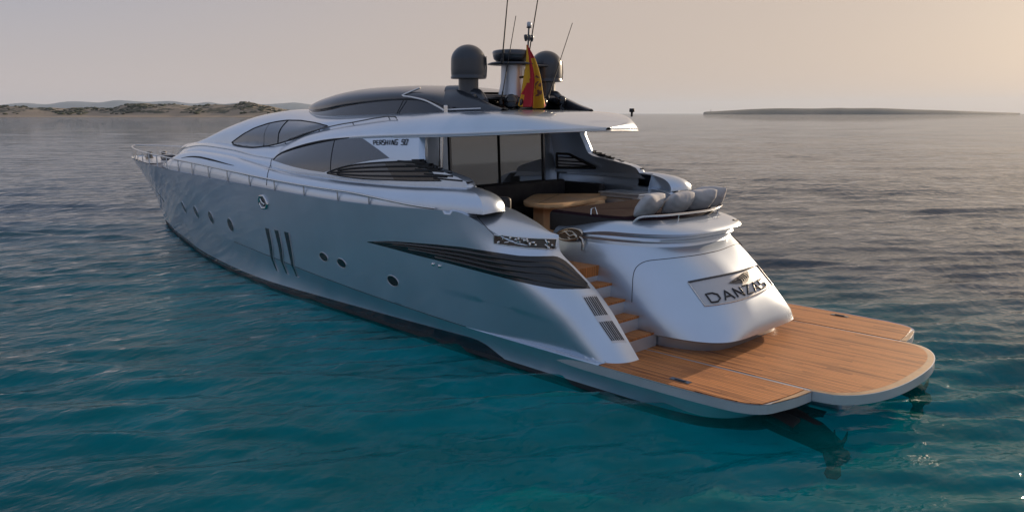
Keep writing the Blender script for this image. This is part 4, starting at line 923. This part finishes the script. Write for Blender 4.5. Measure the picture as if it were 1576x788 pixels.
# blue cover on the foredeck
mb = MB(); bm = bmesh.new(); bmesh.ops.create_icosphere(bm, subdivisions=3, radius=1)
for v in bm.verts:
    k = 1+.25*math.sin(5*v.co.x+2)*math.sin(4*v.co.y+1)+.12*math.sin(11*v.co.z+7*v.co.y); v.co = Vector((v.co.x*.45*k, v.co.y*.30*k, max(v.co.z, -.3)*.13*k))
mb.bm(bm); o = mb.build('folded_towel', mat('blue_cloth', (.03, .16, .26), .9)); o.location = (20.4, -.2, 3.15); tag(o, 'crumpled blue towel on the foredeck ahead of the windscreen', 'towel')

# ------------------------------------------------------------------ sea
def waves(X, Y, res):
    """height of the rippled sea; res = local grid spacing, waves finer than it are left to the bump"""
    r = np.random.RandomState(5); Z = np.zeros_like(X)
    base = math.atan2(-math.sin(TH), math.cos(TH))+.12
    for lam, slope, spread, cnt in ((9., .010, .35, 5), (4.5, .016, .4, 7), (2.4, .045, .28, 10), (1.35, .11, .20, 12), (.80, .145, .24, 14), (.50, .10, .32, 16), (.33, .05, .5, 14)):
        for _ in range(cnt):
            l = lam*r.uniform(.75, 1.35); a = base+r.normal(0, spread); kx, ky = math.cos(a)*6.2832/l, math.sin(a)*6.2832/l
            ph = r.uniform(0, 6.28); amp = slope*l/6.2832*1.4/math.sqrt(cnt)*1.0
            t = kx*X+ky*Y+ph + .6*np.sin(.31*kx*Y-.27*ky*X+ph*2)
            fade = np.clip((l/res-3.5)/3, 0, 1)
            Z += fade*amp*(np.cos(t)+.22*np.cos(2*t))
    g = .72+.5*np.sin(X*.23+Y*.11+1)*np.sin(Y*.19-X*.07+2)+.25*np.sin(X*.61-Y*.43)
    return Z*np.clip(g, .35, 1.4)
NR, NA = 1050, 620
rad = 2.2*(12000/2.2)**(np.linspace(0, 1, NR)**1.0)
# denser near: geometric up to 400 m, then coarser
rad = np.r_[2.2*np.exp(np.linspace(0, math.log(400/2.2), 940)), 400*np.exp(np.linspace(0, math.log(36), 60))[1:]]
az0 = math.atan2(-math.sin(TH), math.cos(TH))
ang = np.r_[np.linspace(-.80, .80, 560), np.linspace(.80, 2*math.pi-.80, 50)[1:-1]]
RR, AA = np.meshgrid(rad, ang, indexing='ij'); X = CAM.x+RR*np.cos(az0+AA); Y = CAM.y+RR*np.sin(az0+AA)
res = np.where(np.abs(AA) <= .8, np.maximum(RR*.0056, RR*.003), RR*.12)
Zw = waves(X, Y, res)*np.clip(1-RR/380, 0, 1)
V = np.stack([X.ravel(), Y.ravel(), Zw.ravel()], 1); n_r, n_a = RR.shape
ii, jj = np.meshgrid(np.arange(n_r-1), np.arange(n_a), indexing='ij'); j2 = (jj+1) % n_a
Q = np.stack([ii*n_a+jj, (ii+1)*n_a+jj, (ii+1)*n_a+j2, ii*n_a+j2], -1).reshape(-1, 4)
# close the middle below the camera
V = np.vstack([V, [[CAM.x, CAM.y, 0]]]); c_i = len(V)-1
T = np.array([[c_i, j, (j+1) % n_a] for j in range(n_a)])
me = bpy.data.meshes.new('water'); me.vertices.add(len(V)); me.vertices.foreach_set('co', V.ravel())
loops = np.r_[Q.ravel(), T.ravel()]; me.loops.add(len(loops)); me.loops.foreach_set('vertex_index', loops.astype(np.int32))
me.polygons.add(len(Q)+len(T)); me.polygons.foreach_set('loop_start', np.r_[np.arange(len(Q))*4, len(Q)*4+np.arange(len(T))*3].astype(np.int32))
me.polygons.foreach_set('use_smooth', np.ones(len(Q)+len(T), bool)); me.update(calc_edges=True); me.validate()
WAT = bpy.data.objects.new('water', me); COL.objects.link(WAT); tag(WAT, 'rippled turquoise sea around the yacht', None, None, 'structure')
m = bpy.data.materials.new('sea_water'); m.use_nodes = True; n = m.node_tree; L = n.links.new; n.nodes.clear()
om = n.nodes.new('ShaderNodeOutputMaterial'); g = n.nodes.new('ShaderNodeNewGeometry')
def nz(sc, det, vec, rough=.55):
    t = n.nodes.new('ShaderNodeTexNoise'); t.inputs['Scale'].default_value = sc; t.inputs['Detail'].default_value = det; t.inputs['Roughness'].default_value = rough; L(vec, t.inputs['Vector']); return t.outputs[0]
mp = n.nodes.new('ShaderNodeMapping'); mp.inputs['Rotation'].default_value = (0, 0, -az0); mp.inputs['Scale'].default_value = (1.9, 1.0, 1); L(g.outputs['Position'], mp.inputs['Vector'])
h1 = nz(2.2, 4, mp.outputs[0], .6); h2 = nz(.80, 4, mp.outputs[0], .55); gust = nz(.035, 3, mp.outputs[0])
gm_ = n.nodes.new('ShaderNodeMapRange'); gm_.inputs[1].default_value = .35; gm_.inputs[2].default_value = .65; gm_.inputs[3].default_value = .55; gm_.inputs[4].default_value = 1.0; L(gust, gm_.inputs[0])
bp1 = n.nodes.new('ShaderNodeBump'); bp1.inputs['Strength'].default_value = .22; bp1.inputs['Distance'].default_value = .085; L(h1, bp1.inputs['Height'])
bp2 = n.nodes.new('ShaderNodeBump'); bp2.inputs['Distance'].default_value = .17; L(gm_.outputs[0], bp2.inputs['Strength']); L(h2, bp2.inputs['Height']); L(bp1.outputs[0], bp2.inputs['Normal'])
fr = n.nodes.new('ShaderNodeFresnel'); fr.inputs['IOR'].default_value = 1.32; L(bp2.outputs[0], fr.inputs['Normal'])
gl = n.nodes.new('ShaderNodeBsdfGlossy'); gl.inputs['Roughness'].default_value = .03; L(bp2.outputs[0], gl.inputs['Normal'])
big = nz(.06, 4, g.outputs['Position'])
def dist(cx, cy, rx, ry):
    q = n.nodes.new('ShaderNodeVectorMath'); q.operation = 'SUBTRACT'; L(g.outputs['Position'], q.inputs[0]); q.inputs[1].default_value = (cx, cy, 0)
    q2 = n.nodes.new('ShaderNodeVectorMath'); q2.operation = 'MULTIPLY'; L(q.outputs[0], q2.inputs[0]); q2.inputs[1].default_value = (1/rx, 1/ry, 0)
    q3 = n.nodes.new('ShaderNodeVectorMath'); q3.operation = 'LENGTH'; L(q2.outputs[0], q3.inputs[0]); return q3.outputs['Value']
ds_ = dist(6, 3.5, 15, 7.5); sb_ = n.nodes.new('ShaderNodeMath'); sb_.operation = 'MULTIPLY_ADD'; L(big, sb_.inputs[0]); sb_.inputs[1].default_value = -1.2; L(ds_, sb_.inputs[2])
cr = n.nodes.new('ShaderNodeValToRGB'); L(sb_.outputs[0], cr.inputs[0])
cr.color_ramp.elements[0].position = 0; cr.color_ramp.elements[0].color = (.004, .99, .92, 1); cr.color_ramp.elements[1].position = .9; cr.color_ramp.elements[1].color = (.02, .27, .42, 1)
im = n.nodes.new('ShaderNodeMapRange'); im.interpolation_type = 'SMOOTHSTEP'; im.inputs[1].default_value = .75; im.inputs[2].default_value = 1.5; im.inputs[3].default_value = 1.17; im.inputs[4].default_value = 1.37; L(ds_, im.inputs[0]); L(im.outputs[0], fr.inputs['IOR'])  # weaker mirror reflection set by hand inside an ellipse beside the hull
df = n.nodes.new('ShaderNodeBsdfDiffuse'); dk = n.nodes.new('ShaderNodeVectorMath'); dk.operation = 'MULTIPLY'; dk.inputs[1].default_value = (.1, .42, .44); L(cr.outputs[0], dk.inputs[0]); L(dk.outputs[0], df.inputs['Color'])
tr = n.nodes.new('ShaderNodeBsdfTransparent'); L(cr.outputs[0], tr.inputs[0])
m1 = n.nodes.new('ShaderNodeMixShader'); m1.inputs[0].default_value = .82; L(df.outputs[0], m1.inputs[1]); L(tr.outputs[0], m1.inputs[2])
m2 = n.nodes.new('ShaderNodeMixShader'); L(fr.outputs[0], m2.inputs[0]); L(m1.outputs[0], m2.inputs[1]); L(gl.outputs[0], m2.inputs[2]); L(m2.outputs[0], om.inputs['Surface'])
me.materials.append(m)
# sea bed
mb = MB(); mb.grid([[(x, y, -18) for x in np.linspace(-15000, 15000, 9)] for y in np.linspace(-15000, 15000, 9)], 0, smooth=False)
SB = mb.build('seabed', mat('pale_sand_bed', (.84, .84, .78), .9, noise=(.12, .35))); tag(SB, None, None, None, 'structure')

# ------------------------------------------------------------------ land
rtv = np.array([-math.sin(TH), -math.cos(TH)]); hdv = np.array([hd.x, hd.y]); c2 = np.array([CAM.x, CAM.y])
def wp(lat, dep): return c2+rtv*lat+hdv*dep
def vnoise(x, y, s):
    r = np.random.RandomState(s); z = 0
    for k in range(14):
        a = r.uniform(0, 6.28); f = r.uniform(.5, 3.2); z = z+np.sin(x*f*math.cos(a)+y*f*math.sin(a)+r.uniform(0, 6.28))/f**.7
    return z/5
def land(name, dep0, dep1, crest, rise, mats, nl=400, nd=30, rough=.2, seed=1, nscale=.05, beach=0):
    f = pch(crest); lat = np.linspace(crest[0][0], crest[-1][0], nl); rows = []
    for t in np.linspace(0, 1, nd):
        dep = dep0+(dep1-dep0)*t; prof = np.sin(min(1, max(0, (t-beach)/(rise)))*math.pi/2)**1.3 if t > beach else 0
        if t > .75: prof *= math.cos((t-.75)/.25*1.5708)
        r = []
        for l in lat:
            sc = dep/dep0; h = float(f(l))*prof; nn = vnoise(l*nscale, dep*nscale, seed)
            z = -1.5+min(1, t/.08)*1.9 if t < .08 else .4+1.5*min(1, (t-.08)/max(beach, .05))
            p = wp(l*sc, dep); r.append((p[0], p[1], z+max(0, h*(1+rough*nn))))
        rows.append(r)
    mb = MB(); mb.grid(rows, 0); o = mb.build(name, mats); tag(o, None, None, None, 'structure'); return o
m = mat('dune_sand', (.30, .24, .18), .95); n = m.node_tree; L = n.links.new; b = n.nodes['Principled BSDF']; g = n.nodes.new('ShaderNodeNewGeometry')
sp = n.nodes.new('ShaderNodeSeparateXYZ'); L(g.outputs['Position'], sp.inputs[0])
t1 = n.nodes.new('ShaderNodeTexNoise'); t1.inputs['Scale'].default_value = .07; t1.inputs['Detail'].default_value = 7; t1.inputs['Roughness'].default_value = .7; L(g.outputs['Position'], t1.inputs['Vector'])
mr = n.nodes.new('ShaderNodeMapRange'); mr.inputs[1].default_value = 2.2; mr.inputs[2].default_value = 5; mr.inputs[3].default_value = -.28; mr.inputs[4].default_value = .0; L(sp.outputs['Z'], mr.inputs[0])
ad = n.nodes.new('ShaderNodeMath'); L(t1.outputs[0], ad.inputs[0]); L(mr.outputs[0], ad.inputs[1])
cr = n.nodes.new('ShaderNodeValToRGB'); L(ad.outputs[0], cr.inputs[0]); e = cr.color_ramp.elements; e[0].position = .47; e[0].color = (.30, .235, .17, 1); e[1].position = .52; e[1].color = (.065, .062, .035, 1); L(cr.outputs[0], b.inputs['Base Color'])
D0 = 930.
def px2lat(u): return (u-788)/1232*D0/math.cos(0)*1.0
cr_px = [(-1500, 174.5), (-1250, 170), (-900, 168), (-420, 166), (-200, 164), (0, 166), (60, 166.5), (128, 169), (137, 167), (198, 168), (210, 162), (232, 160.5), (275, 162), (305, 164), (350, 165), (396, 160.5), (427, 165), (446, 169.6), (470, 173), (500, 175)]
crest = [(px2lat(u), max(.3, (3.9+(175-v)/1232*D0*1.1)*.86)) for u, v in cr_px]
land('sand_island', D0-20, D0*1.32, crest, .28, m, 420, 34, .22, 3, .06, .10)
# scrub on the dunes
mb = MB(); bm0 = bmesh.new(); bmesh.ops.create_icosphere(bm0, subdivisions=1, radius=1); bv = np.array([v.co[:] for v in bm0.verts]); bf = [[v.index for v in f.verts] for f in bm0.faces]; bm0.free()
fcr = pch(crest); r = np.random.RandomState(4)
for k in range(2600):
    l = r.uniform(crest[0][0], crest[-2][0]); t = r.uniform(.14, .42); dep = (D0-20)+(D0*.32+20)*t
    if vnoise(l*.05, dep*.05, 9)+r.normal(0, .25) < -.12: continue
    prof = math.sin(min(1, (t-.10)/.28)*math.pi/2)**1.3; h = float(fcr(l))*prof*(1+.22*vnoise(l*.06, dep*.06, 3))
    p = wp(l*dep/(D0-20), dep); s_ = r.uniform(.8, 2.2); q = bv*(1+.35*r.uniform(-1, 1, bv.shape))*np.array([s_*1.6, s_*1.6, s_*.7])+np.array([p[0], p[1], max(0, h)+1.9+s_*.15]); mb.add(q, bf, 0, False)
o = mb.build('dune_scrub', mat('scrub_leaves', (.045, .052, .026), .9, noise=(.15, .5))); tag(o, 'low dark scrub covering the sand dunes', None, None, 'stuff')
# a low dark boat-sized rock line on the beach
D1 = 12000.
hp = [(-1700, 174), (-1300, 167), (-900, 162), (-500, 163), (-200, 160), (0, 163), (55, 159), (82, 160.5), (116, 158.3), (161, 159), (189, 155.6), (213, 156.5), (240, 157.5), (274, 157), (308, 160), (329, 158.2), (350, 161.5), (378, 159), (410, 161), (442, 160), (460, 158.5), (490, 162), (560, 168), (640, 174)]
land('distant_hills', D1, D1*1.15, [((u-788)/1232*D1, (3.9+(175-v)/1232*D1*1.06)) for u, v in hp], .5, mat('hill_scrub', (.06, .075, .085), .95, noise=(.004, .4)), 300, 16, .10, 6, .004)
D2 = 3000.
ip = [(1078, 174.2), (1081, 172.7), (1095, 172), (1120, 170.5), (1155, 168.6), (1198, 167.6), (1240, 168), (1286, 167), (1300, 167.4), (1332, 167.2), (1388, 169.2), (1453, 171.2), (1500, 172.8), (1558, 174.6)]
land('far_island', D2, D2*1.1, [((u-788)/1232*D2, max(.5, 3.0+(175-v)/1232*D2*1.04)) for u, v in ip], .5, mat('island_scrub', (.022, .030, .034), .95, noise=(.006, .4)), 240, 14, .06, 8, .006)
LH = empty('lighthouse', (*wp((1092-788)/1232*D2*1.02, D2*1.03), 12))
mb = MB(); mb.lathe([(1.6, 6), (1.0, 15), (1.4, 15.2), (1.4, 15.7), (0, 15.7)], (0, 0, 0), 16); o = mb.build('tower', mat('stone_tower', (.25, .24, .22), .9)); o.location = (LH.location.x, LH.location.y, 0); under(o, LH)
mb = MB(); mb.lathe([(.8, 15.7), (.8, 17.2), (1.0, 17.3), (0, 18.2)], (0, 0, 0), 12); o = mb.build('lantern', CHARCOAL); o.location = (LH.location.x, LH.location.y, 0); under(o, LH)
tag(LH, 'tiny lighthouse at the low left tip of the far island', 'lighthouse')

# ------------------------------------------------------------------ air
mb = MB(); mb.box((0, 0, 121), (31000, 31000, 260)); hz = mb.build('haze', []); hz.data.materials.clear()
m = bpy.data.materials.new('sea_haze'); m.use_nodes = True; n = m.node_tree; n.nodes.clear(); om = n.nodes.new('ShaderNodeOutputMaterial'); pv = n.nodes.new('ShaderNodeVolumePrincipled')
pv.inputs['Color'].default_value = (.62, .76, .96, 1); pv.inputs['Density'].default_value = 4.5e-5; pv.inputs['Anisotropy'].default_value = .2; n.links.new(pv.outputs[0], om.inputs['Volume']); hz.data.materials.append(m)
tag(hz, 'thin sea haze in front of the distant hills', None, None, 'stuff')
